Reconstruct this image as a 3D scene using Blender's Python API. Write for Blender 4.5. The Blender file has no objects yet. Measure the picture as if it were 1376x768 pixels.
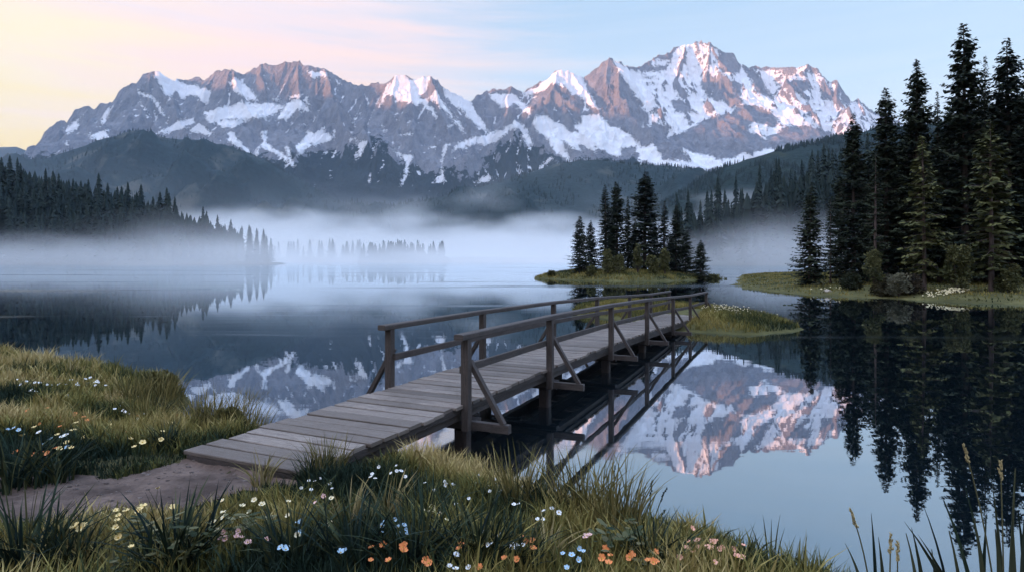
import bpy, math, random
import numpy as np
from mathutils import Vector, Matrix

random.seed(7)
RNG = np.random.default_rng(7)
F = 850.0; HX = 688.0; HY = 348.0; CAMZ = 2.8
scene = bpy.context.scene
COL = scene.collection
rad = math.radians

def at(px, py, Y):
    """world X, Z of a sight line at depth Y"""
    return (px - HX) / F * Y, CAMZ + (HY - py) / F * Y

# ------------------------------------------------------------------ numpy noise
_perm = np.random.default_rng(3).permutation(512)
_perm = np.concatenate([_perm, _perm, _perm])
_ang = np.random.default_rng(4).uniform(0, 2*np.pi, 512)
_gx, _gy = np.cos(_ang), np.sin(_ang)
def perlin(x, y):
    xi = np.floor(x).astype(np.int64); yi = np.floor(y).astype(np.int64)
    xf = x - xi; yf = y - yi
    xi &= 511; yi &= 511
    u = xf*xf*xf*(xf*(xf*6-15)+10); v = yf*yf*yf*(yf*(yf*6-15)+10)
    def g(ix, iy, fx, fy):
        h = _perm[(_perm[ix & 511] + iy) & 511]
        return _gx[h]*fx + _gy[h]*fy
    a = g(xi, yi, xf, yf); b = g(xi+1, yi, xf-1, yf)
    c = g(xi, yi+1, xf, yf-1); d = g(xi+1, yi+1, xf-1, yf-1)
    return (a*(1-u)+b*u)*(1-v) + (c*(1-u)+d*u)*v
def fbm(x, y, o=5, lac=2.03, gain=.5):
    s = 0; a = 1.0
    for i in range(o):
        s = s + a*perlin(x+17.3*i, y-9.1*i); x = x*lac; y = y*lac; a *= gain
    return s
def ridged(x, y, o=5, lac=2.1, gain=.5):
    s = 0; a = 1.0; w = 1.0
    for i in range(o):
        n = 1-np.abs(perlin(x+31.7*i, y+5.3*i))*2
        n = n*n*w; w = np.clip(n*1.6, 0, 1); s = s + a*n; x = x*lac; y = y*lac; a *= gain
    return s
def sstep(a, b, x):
    t = np.clip((x-a)/(b-a), 0, 1); return t*t*(3-2*t)

# ------------------------------------------------------------------ mesh helpers
def mesh_np(name, V, faces_list, attrs=None, smooth=False):
    """V (n,3); faces_list: list of (m,k) index arrays"""
    me = bpy.data.meshes.new(name)
    V = np.asarray(V, dtype=np.float32)
    me.vertices.add(len(V)); me.vertices.foreach_set('co', V.ravel())
    loops = np.concatenate([np.asarray(f).ravel() for f in faces_list]).astype(np.int32)
    tot = np.concatenate([np.full(len(f), np.asarray(f).shape[1]) for f in faces_list]).astype(np.int32)
    st = np.concatenate([[0], np.cumsum(tot)[:-1]]).astype(np.int32)
    me.loops.add(len(loops)); me.loops.foreach_set('vertex_index', loops)
    me.polygons.add(len(tot)); me.polygons.foreach_set('loop_start', st); me.polygons.foreach_set('loop_total', tot)
    me.polygons.foreach_set('use_smooth', np.full(len(tot), smooth))
    me.update(calc_edges=True)
    for k, v in (attrs or {}).items():
        at_ = me.attributes.new(k, 'FLOAT', 'POINT'); at_.data.foreach_set('value', np.asarray(v, dtype=np.float32))
    return me
def link(name, me, mat=None, parent=None):
    o = bpy.data.objects.new(name, me)
    if mat is not None and me is not None and not me.materials: me.materials.append(mat)
    COL.objects.link(o)
    if parent is not None: o.parent = parent
    return o
def empty(name, loc=(0,0,0), rz=0, s=1.0):
    o = bpy.data.objects.new(name, None); o.location = loc; o.rotation_euler = (0,0,rz); o.scale = (s,s,s)
    o.empty_display_size = .2; COL.objects.link(o); return o
def tag(o, label=None, cat=None, group=None, kind=None):
    if label: o['label'] = label
    if cat: o['category'] = cat
    if group: o['group'] = group
    if kind: o['kind'] = kind
    return o
def copy_tree(o, parent=None):
    c = o.copy(); COL.objects.link(c)
    if parent is not None: c.parent = parent
    for ch in [x for x in COL.objects if x.parent == o]: copy_tree(ch, c)
    return c
def grid_faces(nx, ny):
    i = np.arange(nx-1)[None,:] + np.arange(ny-1)[:,None]*nx
    i = i.ravel()
    return np.stack([i, i+1, i+1+nx, i+nx], 1)

# ------------------------------------------------------------------ materials
def new_mat(name):
    m = bpy.data.materials.new(name); m.use_nodes = True
    nt = m.node_tree; nt.nodes.clear()
    return m, nt
class NB:
    def __init__(s, nt): s.nt = nt
    def n(s, t, **kw):
        nd = s.nt.nodes.new(t)
        for k, v in kw.items():
            if k.startswith('i_'):
                key = k[2:]; key = int(key) if key.isdigit() else key.replace('_', ' ')
                s.set(nd.inputs[key], v)
            else: setattr(nd, k, v)
        return nd
    def set(s, inp, v):
        if hasattr(v, 'is_output'): s.nt.links.new(v, inp)
        else: inp.default_value = v
    def math(s, op, a, b=0.0, c=None, clamp=False):
        nd = s.nt.nodes.new('ShaderNodeMath'); nd.operation = op; nd.use_clamp = clamp
        s.set(nd.inputs[0], a); s.set(nd.inputs[1], b)
        if c is not None: s.set(nd.inputs[2], c)
        return nd.outputs[0]
    def mr(s, v, a, b, c=0.0, d=1.0, smooth=False):
        nd = s.nt.nodes.new('ShaderNodeMapRange'); nd.interpolation_type = 'SMOOTHSTEP' if smooth else 'LINEAR'
        s.set(nd.inputs[0], v); s.set(nd.inputs[1], a); s.set(nd.inputs[2], b); s.set(nd.inputs[3], c); s.set(nd.inputs[4], d)
        return nd.outputs[0]
    def mix(s, f, a, b):
        nd = s.nt.nodes.new('ShaderNodeMix'); nd.data_type = 'RGBA'
        s.set(nd.inputs[0], f)
        for i, v in ((6, a), (7, b)):
            if isinstance(v, tuple) and len(v) == 3: v = v+(1,)
            s.set(nd.inputs[i], v)
        return nd.outputs[2]
    def noise(s, scale, detail=4, rough=.55, vec=None, dist=0.0):
        nd = s.n('ShaderNodeTexNoise'); nd.inputs['Scale'].default_value = scale
        nd.inputs['Detail'].default_value = detail; nd.inputs['Roughness'].default_value = rough
        nd.inputs['Distortion'].default_value = dist
        if vec is not None: s.set(nd.inputs['Vector'], vec)
        return nd.outputs['Fac']
    def attr(s, name):
        nd = s.n('ShaderNodeAttribute'); nd.attribute_name = name; return nd.outputs['Fac']
    def coord(s, which='Object'):
        return s.n('ShaderNodeTexCoord').outputs[which]
    def mapping(s, vec, scale=(1,1,1), loc=(0,0,0)):
        nd = s.n('ShaderNodeMapping'); s.set(nd.inputs['Vector'], vec)
        nd.inputs['Scale'].default_value = scale; nd.inputs['Location'].default_value = loc
        return nd.outputs[0]
    def bump(s, h, strength=.5, dist=.1, normal=None):
        nd = s.n('ShaderNodeBump'); nd.inputs['Strength'].default_value = strength; nd.inputs['Distance'].default_value = dist
        s.set(nd.inputs['Height'], h)
        if normal is not None: s.set(nd.inputs['Normal'], normal)
        return nd.outputs[0]
    def pbr(s, col, rough=.9, normal=None, spec=.2):
        nd = s.n('ShaderNodeBsdfPrincipled')
        s.set(nd.inputs['Base Color'], col if not (isinstance(col, tuple) and len(col) == 3) else col+(1,))
        s.set(nd.inputs['Roughness'], rough); s.set(nd.inputs['Specular IOR Level'], spec)
        if normal is not None: s.set(nd.inputs['Normal'], normal)
        return nd.outputs[0]
    def out(s, surf=None, vol=None):
        o = s.n('ShaderNodeOutputMaterial')
        if surf is not None: s.nt.links.new(surf, o.inputs['Surface'])
        if vol is not None: s.nt.links.new(vol, o.inputs['Volume'])

def mat_foliage(name, a, b, rough=.8, scale=.6):
    m, nt = new_mat(name); b_ = NB(nt)
    t = b_.attr('tint')
    oi = b_.n('ShaderNodeObjectInfo').outputs['Random']
    nz = b_.noise(scale, 3, vec=b_.coord())
    f = b_.math('ADD', b_.math('MULTIPLY', t, .75), b_.math('MULTIPLY', b_.math('SUBTRACT', nz, .35), 1.0), clamp=True)
    f = b_.math('ADD', f, b_.math('MULTIPLY', b_.math('SUBTRACT', oi, .5), .3), clamp=True)
    c = b_.mix(f, a, b)
    b_.out(b_.pbr(c, rough, spec=.15)); return m
def mat_bark(name, a=(.06,.045,.04), b=(.13,.10,.09)):
    m, nt = new_mat(name); b_ = NB(nt)
    v = b_.mapping(b_.coord(), (3,3,.5)); nz = b_.noise(2, 6, vec=v)
    b_.out(b_.pbr(b_.mix(b_.mr(nz, .3, .7), a, b), .9, b_.bump(nz, .6, .05))); return m

M_SPRUCE = mat_foliage('spruce_needles', (.008,.016,.014), (.055,.066,.034))
M_OLIVE = mat_foliage('olive_needles', (.035,.044,.018), (.135,.135,.050))
M_FAR = mat_foliage('far_needles', (.010,.022,.022), (.030,.045,.036), scale=.1)
M_SHRUB = mat_foliage('shrub_leaves', (.040,.048,.020), (.17,.165,.070), scale=1.5)
M_SHRUBG = mat_foliage('grey_shrub_leaves', (.08,.085,.06), (.22,.21,.14), scale=1.5)
M_BARK = mat_bark('spruce_bark')
M_BARK2 = mat_bark('pale_bark', (.09,.07,.065), (.20,.15,.14))

# ================================================================== WORLD
SUN_EL = rad(5.0)
SUN_DIR = Vector((-math.cos(SUN_EL), -0.36, math.sin(SUN_EL))).normalized()   # towards the sun: far left, a touch behind
def build_world():
    w = bpy.data.worlds.new('World'); scene.world = w; w.use_nodes = True
    nt = w.node_tree; nt.nodes.clear(); b = NB(nt)
    sky = b.n('ShaderNodeTexSky'); sky.sky_type = 'NISHITA'; sky.sun_disc = False
    sky.sun_elevation = SUN_EL; sky.sun_rotation = math.atan2(SUN_DIR.x, SUN_DIR.y)
    sky.air_density = 1.0; sky.dust_density = .6; sky.ozone_density = 2.0
    bg1 = b.n('ShaderNodeBackground'); nt.links.new(sky.outputs[0], bg1.inputs[0]); bg1.inputs[1].default_value = .05
    # dawn colours by direction: gold low on the sunrise side, rose beside it, pale blue away from it
    d = b.coord('Generated')
    sep = b.n('ShaderNodeSeparateXYZ'); nt.links.new(d, sep.inputs[0])
    x, y, z = sep.outputs
    r = b.math('SQRT', b.math('ADD', b.math('MULTIPLY', x, x), b.math('MULTIPLY', y, y)))
    u = b.math('DIVIDE', x, b.math('MAXIMUM', r, .001))
    wis = b.noise(2.2, 6, .6, vec=b.mapping(d, (1, 1, 12)), dist=.5)
    wv = b.math('SUBTRACT', wis, .5)
    el = b.math('ADD', z, b.math('MULTIPLY', wv, .22))
    uu = b.math('ADD', u, b.math('MULTIPLY', wv, .75))
    def ramp(stops, fac):
        nd = b.n('ShaderNodeValToRGB'); nt.links.new(fac, nd.inputs[0]); cr = nd.color_ramp
        while len(cr.elements) > 1: cr.elements.remove(cr.elements[-1])
        cr.elements[0].position = stops[0][0]
        cr.elements[0].color = stops[0][1]+(1,)
        for p, c in stops[1:]:
            e = cr.elements.new(p); e.color = c+(1,)
        return nd.outputs[0]
    def s(r_, g_, b_):
        return tuple(((v/255+.055)/1.055)**2.4 if v > 10 else v/3294 for v in (r_, g_, b_))
    L = ramp([(0, s(254,205,112)), (.14, s(255,220,134)), (.24, s(255,233,184)), (.40, s(255,226,210)), (.7, s(200,208,225)), (1, s(150,175,210))], el)
    Mm = ramp([(0, s(250,212,180)), (.20, s(254,218,196)), (.30, s(252,218,208)), (.42, s(234,224,228)), (.7, s(165,190,220)), (1, s(130,162,205))], el)
    R = ramp([(0, s(196,204,220)), (.16, s(203,211,224)), (.27, s(190,206,222)), (.40, s(168,193,217)), (.7, s(135,168,208)), (1, s(118,152,200))], el)
    c = b.mix(b.mr(uu, -.72, -.30, smooth=True), L, Mm)
    c = b.mix(b.mr(uu, -.38, .16, smooth=True), c, R)
    c = b.mix(b.mr(y, .15, -.4, 0, .85), c, (.50,.51,.61))
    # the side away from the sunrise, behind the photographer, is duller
    back = b.math('ADD', b.mr(y, .20, -.35, 1.0, .95), b.mr(z, .48, .95, 0.0, 3.6, smooth=True))  # zenith above the view is brightened as added fill for the foreground
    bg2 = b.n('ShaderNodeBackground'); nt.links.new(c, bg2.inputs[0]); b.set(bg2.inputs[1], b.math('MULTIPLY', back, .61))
    add = b.n('ShaderNodeAddShader'); nt.links.new(bg1.outputs[0], add.inputs[0]); nt.links.new(bg2.outputs[0], add.inputs[1])
    o = b.n('ShaderNodeOutputWorld'); nt.links.new(add.outputs[0], o.inputs[0])
    w.cycles.sampling_method = 'MANUAL'; w.cycles.sample_map_resolution = 512
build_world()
ld = bpy.data.lights.new('sun', 'SUN'); ld.energy = 5.0; ld.angle = rad(.6); ld.color = (1.0, .42, .20)
sun = bpy.data.objects.new('sun', ld); COL.objects.link(sun)
sun.rotation_euler = (-SUN_DIR).to_track_quat('-Z', 'Y').to_euler()

# ================================================================== CAMERA
cd = bpy.data.cameras.new('camera'); cam = bpy.data.objects.new('camera', cd); COL.objects.link(cam)
cam.location = (0, 0, CAMZ); cam.rotation_euler = (rad(90), 0, 0)
cd.sensor_width = 36; cd.lens = F/1376*36; cd.shift_y = -(384-HY)/1376; cd.clip_start = .05; cd.clip_end = 40000
scene.camera = cam

# ================================================================== MOUNTAINS
CREST = [(-330,196,5600),(-180,215,5600),(-60,238,5500),(20,238,5400),(37,216,5400),(51,189,5400),(68,168,5400),(80,160,5400),(89,161,5400),(102,146,5400),(112,140,5400),(124,144,5400),(135,138,5400),(151,135,5350),(156,124,5350),(162,117,5350),(181,112,5300),(193,99,5300),(205,92,5300),(218,93,5300),(237,108,5400),(250,106,5500),(262,102,5500),(271,108,5500),(284,95,5450),(298,93,5400),(315,90,5350),(322,96,5400),(333,96,5450),(355,85,5400),(367,89,5400),(377,84,5400),(389,86,5400),(398,83,5400),(416,89,5350),(434,93,5350),(452,99,5350),(470,107,5350),(488,114,5350),(511,111,5300),(523,108,5250),(535,97,5200),(555,104,5200),(579,102,5200),(593,114,5200),(610,121,5200),(635,131,5300),(653,120,5400),(670,119,5400),(689,116,5400),(701,124,5500),(726,106,5500),(750,94,5400),(772,95,5400),(784,102,5400),(800,90,5400),(809,80,5400),(819,77,5400),(838,84,5500),(857,89,5700),(882,76,6000),(902,66,6150),(922,59,6200),(946,57,6250),(949,61,6230),(958,57,6200),(964,62,6200),(970,69,6200),(980,69,6200),(995,86,6200),(1017,89,6200),(1037,89,6200),(1074,89,6100),(1085,87,6050),(1098,91,6000),(1118,110,5950),(1127,108,5900),(1149,135,5900),(1157,133,5850),(1176,149,5800),(1240,172,5800),(1376,192,5700),(1500,205,5600),(1700,230,5600)]
# spurs that run from the crest towards the lake (px, py, depth)
SPURS = [
 [(205,92,5300),(200,128,5050),(178,158,4800),(150,190,4500)],
 [(205,92,5300),(238,140,5000),(262,178,4700)],
 [(151,135,5350),(130,165,5000),(105,195,4700)],
 [(80,160,5400),(70,190,5100),(52,212,4900)],
 [(315,90,5350),(300,120,5080),(283,165,4850),(262,205,4500)],
 [(315,90,5350),(333,130,5000),(352,168,4750)],
 [(398,83,5400),(404,130,5080),(398,180,4800),(412,228,4400),(425,262,4000)],
 [(434,93,5350),(448,130,5050),(462,175,4750),(500,205,4450),(520,245,4100)],
 [(355,85,5400),(352,140,5050),(345,185,4700),(330,225,4300)],
 [(488,114,5350),(498,150,5000),(515,190,4600),(508,200,4350),(495,245,4000)],
 [(535,97,5200),(528,140,4950),(548,180,4650),(560,215,4300),(575,255,4000)],
 [(579,102,5200),(592,140,4950),(607,180,4700),(622,205,4450)],
 [(689,116,5400),(680,150,5050),(697,163,4650),(690,205,4350),(678,240,4000)],
 [(697,163,4650),(660,190,4450),(628,213,4250),(600,245,4000)],
 [(697,163,4650),(735,190,4450),(762,212,4250),(790,235,4050)],
 [(750,94,5400),(738,130,5100),(720,160,4850)],
 [(772,95,5400),(790,130,5050),(812,165,4800),(850,195,4500),(880,215,4300)],
 [(819,77,5400),(812,120,5150),(832,150,4950),(842,185,4650)],
 [(819,77,5400),(858,120,5200),(888,150,5000),(900,180,4800)],
 [(922,59,6200),(908,100,5850),(925,135,5500),(900,168,5200)],
 [(958,57,6200),(948,95,5900),(960,135,5600),(985,150,5350),(965,185,5000),(930,215,4600)],
 [(958,57,6200),(985,105,5800),(1000,140,5500)],
 [(1017,89,6200),(1028,120,5850),(1060,150,5450),(1100,175,5100),(1120,190,4800)],
 [(1085,87,6050),(1050,115,5750),(1085,140,5450),(1110,165,5200)],
 [(1127,108,5900),(1130,140,5550),(1148,160,5250),(1120,185,4900)],
 [(1157,133,5850),(1170,160,5500),(1180,185,5200)],
 [(1000,140,5500),(1030,170,5150),(1010,200,4800)],
]
SNOW1 = [[(600,98),(650,103),(740,158),(835,180),(825,238),(790,212),(750,203),(715,215),(700,188),(655,238),(668,200),(640,165)],
 [(543,183),(600,193),(640,250),(668,292),(655,292),(620,250),(600,215),(560,200)], [(560,220),(590,290),(583,290),(552,225)],
 [(905,138),(945,133),(1030,222),(985,217),(930,190)], [(815,268),(870,248),(960,228),(1050,233),(1130,243),(1100,272),(1015,292),(960,302),(900,300),(850,305),(808,302)],
 [(850,300),(960,300),(1000,300),(930,330),(880,330)], [(603,365),(700,308),(772,288),(775,308),(690,350)], [(748,342),(790,313),(852,352),(830,364)],
 [(895,345),(925,350),(960,395),(1012,440),(1020,462),(960,420),(905,380)], [(1030,340),(1058,340),(1062,395),(1115,425),(1175,480),(1165,488),(1100,440),(1040,405),(1010,450),(1000,440),(1040,390)],
 [(1172,402),(1230,345),(1290,340),(1335,375),(1250,392),(1182,442)], [(1125,405),(1145,410),(1170,470),(1160,475)], [(1100,300),(1130,232),(1180,218),(1215,240),(1235,262),(1180,262),(1140,300)],
 [(343,357),(430,335),(432,380),(380,384)], [(258,330),(340,283),(300,345),(268,357)], [(395,330),(410,270),(445,240),(420,300)], [(1222,112),(1285,103),(1300,132),(1240,132)],
 [(1213,205),(1222,205),(1232,248),(1224,248)], [(710,235),(718,235),(722,268),(712,268)], [(1080,212),(1120,215),(1115,228),(1085,228)], [(1150,205),(1200,198),(1195,212),(1155,214)], [(255,385),(275,380),(272,405),(262,405)],
 [(1333,130),(1341,130),(1350,160),(1343,160)], [(1050,285),(1068,288),(1060,302)], [(1100,600),(1110,598),(1145,650),(1135,655)]]
SNOW2 = [[(290,200),(312,145),(340,110),(400,133),(470,126),(445,190),(405,242),(330,222)], [(398,195),(460,218),(500,288),(488,288),(440,238),(405,240)], [(518,165),(580,178),(640,238),(702,348),(660,332),(590,262),(530,212)],
 [(468,212),(498,178),(515,215),(545,275),(585,310),(622,358),(605,355),(560,310),(520,265),(490,235)], [(543,432),(590,383),(650,368),(720,345),(762,328),(808,302),(850,328),(872,352),(800,335),(760,362),(700,398),(640,402),(590,412)],
 [(815,325),(845,335),(880,400),(855,405),(835,370)], [(878,300),(912,278),(960,308),(1010,338),(1080,360),(1120,398),(1132,432),(1060,400),(1072,440),(985,380),(1032,467),(960,422),(930,382),(885,335)],
 [(1040,320),(1110,278),(1180,308),(1260,348),(1287,395),(1235,412),(1222,447),(1170,432),(1115,402),(1060,370)], [(330,422),(405,442),(375,510),(358,562),(350,562),(352,520),(368,470)], [(540,385),(545,390),(520,450),(515,510),(527,552),(468,552),(508,512),(505,460),(522,400)],
 [(640,545),(700,513),(727,525),(690,547)], [(295,150),(312,150),(285,232),(272,232)], [(965,95),(1050,98),(1082,170),(1152,272),(1085,235),(1020,185),(975,150),(850,208),(828,195),(900,160)],
 [(1180,52),(1290,108),(1359,200),(1359,265),(1300,232),(1240,150)], [(90,130),(100,130),(110,158),(102,158)], [(180,275),(197,270),(195,284),(175,284)], [(255,215),(266,213),(268,245),(260,245)], [(268,320),(275,320),(292,355),(284,355)],
 [(342,352),(400,345),(398,357),(346,360)], [(455,410),(492,405),(492,416),(458,418)], [(133,342),(165,385),(150,390)], [(165,378),(215,385),(190,440),(150,470),(185,415)], [(0,345),(50,325),(40,365),(90,370),(10,405)], [(150,285),(172,325),(165,325)],
 [(700,188),(790,195),(880,268),(860,290),(800,240),(740,250)], [(1010,500),(1070,492),(1060,500)], [(1290,410),(1359,405),(1359,462),(1310,430)], [(820,465),(838,500),(828,500)], [(870,520),(940,450),(960,455),(900,510)], [(535,310),(560,318),(545,332)]]
SNOW3 = [[(225,525),(290,532),(345,560),(400,582),(440,572),(395,530),(450,550),(520,555),(580,545),(560,572),(690,558),(600,592),(500,617),(440,600),(380,608),(300,572)], [(0,400),(60,395),(110,420),(180,450),(225,520),(150,490),(100,520),(155,565),(60,520),(0,470)]]
ROCK3 = [[(10,245),(40,215),(100,170),(140,228),(185,280),(235,345),(275,420),(200,462),(120,442),(70,350)], [(200,462),(300,428),(352,452),(338,492),(240,522)],
 [(288,502),(400,478),(470,430),(550,402),(600,393),(630,358),(700,358),(790,422),(762,442),(690,428),(655,460),(740,492),(820,450),(900,440),(1005,470),(990,502),(740,530),(560,577),(520,560),(450,545),(400,528),(420,580),(330,572)],
 [(562,150),(590,148),(640,195),(630,232),(560,232),(545,180)], [(815,270),(900,255),(922,290),(830,312)], [(960,268),(1030,320),(1042,360),(958,340)], [(1010,265),(1030,262),(1095,342),(1045,352)], [(775,203),(850,205),(848,213),(780,212)],
 [(545,245),(635,280),(642,350),(600,362),(570,340),(520,330)], [(500,235),(532,262),(535,290),(512,330),(480,282)], [(655,208),(705,240),(742,300),(765,335),(705,312),(680,262)], [(230,203),(330,207),(350,190),(335,225),(260,222)], [(360,335),(420,345),(445,390),(380,385)],
 [(905,200),(955,215),(950,235),(905,225)]]
def poly_sd(X, Y, P):
    """signed distance, positive inside"""
    P = np.asarray(P, float); n = len(P)
    d = np.full(X.shape, 1e18); inside = np.zeros(X.shape, bool)
    for i in range(n):
        a = P[i]; b = P[(i+1) % n]; e = b-a
        t = np.clip(((X-a[0])*e[0]+(Y-a[1])*e[1])/(e@e+1e-12), 0, 1)
        d = np.minimum(d, (X-a[0]-t*e[0])**2+(Y-a[1]-t*e[1])**2)
        c = ((a[1] > Y) != (b[1] > Y)) & (X < (b[0]-a[0])*(Y-a[1])/(b[1]-a[1]+1e-15)+a[0])
        inside ^= c
    d = np.sqrt(d); return np.where(inside, d, -d)
def build_mountains():
    dx = 10.0
    xs = np.arange(-5600, 6400, dx); ys = np.arange(3600, 7300, 10.0)
    X, Y = np.meshgrid(xs, ys)
    wx = X + 60*fbm(X/420, Y/420, 4); wy = Y + 60*fbm(X/420+50, Y/420+50, 4)
    H = np.full(X.shape, -400.0)
    rnd = random.Random(12)
    segs = []
    def pt(p): x, z = at(*p); return np.array([x, p[2], z])
    cr = [pt(p) for p in CREST]
    for a, b in zip(cr, cr[1:]): segs.append((a, b, 1.0, 0))
    spur_pts = []
    def add_spur(pts, lvl):
        for a, b in zip(pts, pts[1:]): segs.append((a, b, 1.0, lvl))
    for sp in SPURS:
        pts = [pt(p) for p in sp]
        add_spur(pts, 1)
        for a, b in zip(pts, pts[1:]):
            for k in range(2):
                t = rnd.uniform(.2, .9); m = a*(1-t)+b*t; d = (b-a)[:2]; d /= np.linalg.norm(d)+1e-6
                side = rnd.choice((-1, 1)); n = np.array([-d[1], d[0]])*side
                L = rnd.uniform(180, 420); e = m.copy(); e[:2] += (n*.8+d*.6)*L; e[2] -= L*rnd.uniform(.75, 1.05) + 25
                s0 = m.copy(); s0[2] -= 8
                segs.append((s0, e, 1.0, 2))
    # small buttresses under the crest
    for a, b in zip(cr, cr[1:]):
        L = np.linalg.norm((b-a)[:2])
        for k in range(1 if rnd.random() < .6 else 0):
            t = rnd.random(); m = a*(1-t)+b*t; m[2] -= 15
            l1 = rnd.uniform(220, 520); e = m + np.array([rnd.uniform(-.5,.5)*l1, -l1, -l1*rnd.uniform(1.0, 1.45)])
            segs.append((m, e, 1.0, 2))
            l2 = rnd.uniform(200, 500); e2 = e + np.array([rnd.uniform(-.4,.4)*l2, -l2, -l2*rnd.uniform(.6, .8)])
            segs.append((e, e2, 1.0, 2))
    for a, b, k, lvl in segs:
        R = 2600 if lvl == 0 else (1500 if lvl == 1 else 500)
        i0 = max(0, int((min(a[0], b[0])-R-xs[0])/dx)); i1 = min(len(xs), int((max(a[0], b[0])+R-xs[0])/dx)+1)
        j0 = max(0, int((min(a[1], b[1])-R-ys[0])/10)); j1 = min(len(ys), int((max(a[1], b[1])+R-ys[0])/10)+1)
        if i1 <= i0 or j1 <= j0: continue
        px_, py_ = wx[j0:j1, i0:i1], wy[j0:j1, i0:i1]
        d = b-a; L2 = d[0]**2+d[1]**2
        t = np.clip(((px_-a[0])*d[0]+(py_-a[1])*d[1])/L2, 0, 1)
        dist = np.hypot(px_-a[0]-t*d[0], py_-a[1]-t*d[1])
        top = a[2]+t*d[2]
        if lvl == 0:   drop = 330*(1-np.exp(-dist/230)) + .62*dist
        elif lvl == 1: drop = 190*(1-np.exp(-dist/150)) + .80*dist
        else:          drop = 50*(1-np.exp(-dist/60)) + 1.0*dist
        np.maximum(H[j0:j1, i0:i1], top-drop, out=H[j0:j1, i0:i1])
    # distance to crest used to keep the outline
    cl = np.interp(X[0], [p[0] for p in cr], [p[1] for p in cr])[None, :]
    dc = np.abs(Y-cl)
    keep = sstep(0, 350, dc)
    rn = ridged(X/520+.12*Y/520, Y/760, 6)
    rn2 = ridged(X/150+3, Y/260, 5, gain=.6)
    H += (rn-1.0)*80*(.12+.88*keep) + (rn2-1.0)*20*(.35+.65*keep)
    # strata ledges
    st = 70.0; ph = (H+30*fbm(X/300, Y/300, 3))/st
    fr = ph-np.floor(ph); terr = (np.floor(ph)+sstep(.25, .85, fr)) * st
    H = H*.84 + (terr-30*fbm(X/300, Y/300, 3))*.16
    H += 7*fbm(X/45, Y/45, 4) + 13*(ridged(X/120, Y/420, 4, gain=.6)-1.0)*(1-keep)
    base = -60 + 40*fbm(X/500, Y/500, 3)
    H = np.maximum(H, base)
    gy, gx = np.gradient(H, 10.0, dx)
    slope = np.hypot(gx, gy)
    # blur for concavity
    B = H.copy()
    for _ in range(12):
        B[1:-1,1:-1] = (B[1:-1,1:-1]*2+B[:-2,1:-1]+B[2:,1:-1]+B[1:-1,:-2]+B[1:-1,2:])/6
    conc = B-H
    # where the snow lies: fields and bare walls mapped on the slopes, edges broken up by the ground
    U = HX+F*X/Y; W = HY-F*(H-CAMZ)/Y
    U = U + 5*fbm(X/110, Y/110, 4); W = W + 5*fbm(X/110+40, Y/110, 4)
    def field(polys, ox, oy):
        best = np.full(X.shape, -60.0)
        for P in polys:
            P = [(ox+a/2.954, oy+b/2.954) for a, b in P]
            lo = np.min(P, 0)-14; hi = np.max(P, 0)+14
            k = (U > lo[0]) & (U < hi[0]) & (W > lo[1]) & (W < hi[1])
            if k.any(): best[k] = np.maximum(best[k], poly_sd(U[k], W[k], P))
        return best
    SN = np.maximum(np.maximum(field(SNOW1, 0, 60), field(SNOW2, 420, 60)), field(SNOW3, 780, 20))
    RK = field(ROCK3, 780, 20)
    east = sstep(845, 875, U)*sstep(226, 214, W)
    base = -.25 + .25*(H-1000)/600 + .9*(.95-slope)*.6 + conc/22 + .45*fbm(X/240, Y/240, 4)
    base = base*.75 + .13*ridged(X/120, Y/210, 4) + .16*np.clip(conc/9, -1, 1.5) + .06
    snow = np.where(SN > -10, np.maximum(base, .52+SN/10.0), base)
    snow = snow*(1-east) + east*np.maximum(snow, 1.0+.35*fbm(X/200, Y/200, 4)+(1.0-slope)*.28+conc/40)
    snow = np.where(RK > -8, np.minimum(snow, .48-RK/9.0), snow)
    snow = np.where(W > 262, -1, snow)
    fl_ = np.interp(U, [0, 340, 380, 420, 464, 511, 532, 579, 640, 670, 694, 725, 760, 802, 880, 1000, 1376], [205, 205, 205, 195, 190, 176, 205, 222, 212, 192, 168, 192, 205, 207, 216, 230, 200])
    forest = (W-fl_)/26 + .8*fbm(X/150, Y/150, 5) - .35*(slope-1.0)
    V = np.stack([X.ravel(), Y.ravel(), H.ravel()], 1)
    me = mesh_np('mountain_range', V, [grid_faces(len(xs), len(ys))], {'snow': snow.ravel(), 'forest': forest.ravel()}, smooth=False)
    m, nt = new_mat('mountain_rock'); b = NB(nt)
    P = b.coord()
    nz = b.noise(.012, 8, .62, vec=P); fine = b.noise(.06, 8, .7, vec=P)
    stv = b.noise(.010, 6, .6, vec=b.mapping(P, (1.6, 1.6, .35)))
    rock = b.mix(b.mr(stv, .35, .65), (.205,.212,.250), (.34,.335,.37))
    rock = b.mix(b.mr(fine, .45, .7, 0, .45), rock, (.38,.37,.395))
    sn = b.math('ADD', b.attr('snow'), b.math('MULTIPLY', b.math('SUBTRACT', nz, .5), .55))
    sn = b.math('ADD', sn, b.math('MULTIPLY', b.math('SUBTRACT', fine, .5), 1.7))
    sf = b.mr(sn, .50, .57)
    fo = b.math('ADD', b.attr('forest'), b.math('MULTIPLY', b.math('SUBTRACT', fine, .5), 1.5))
    ff = b.mr(fo, .15, .30)
    c = b.mix(ff, rock, (.018,.028,.028))
    c = b.mix(sf, c, (.78,.78,.81))
    crack = b.noise(.035, 5, .6, vec=b.mapping(P, (1.5, 1.5, .22)))
    h = b.math('ADD', b.math('MULTIPLY', fine, 1.2), b.math('ADD', b.math('MULTIPLY', nz, 1.2), b.math('MULTIPLY', crack, .9)))
    hs = b.math('MULTIPLY', h, b.mr(sf, 0, 1, 1.0, .35))
    b.out(b.pbr(c, .9, b.bump(hs, 1.0, 26.0), spec=.1))
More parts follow.
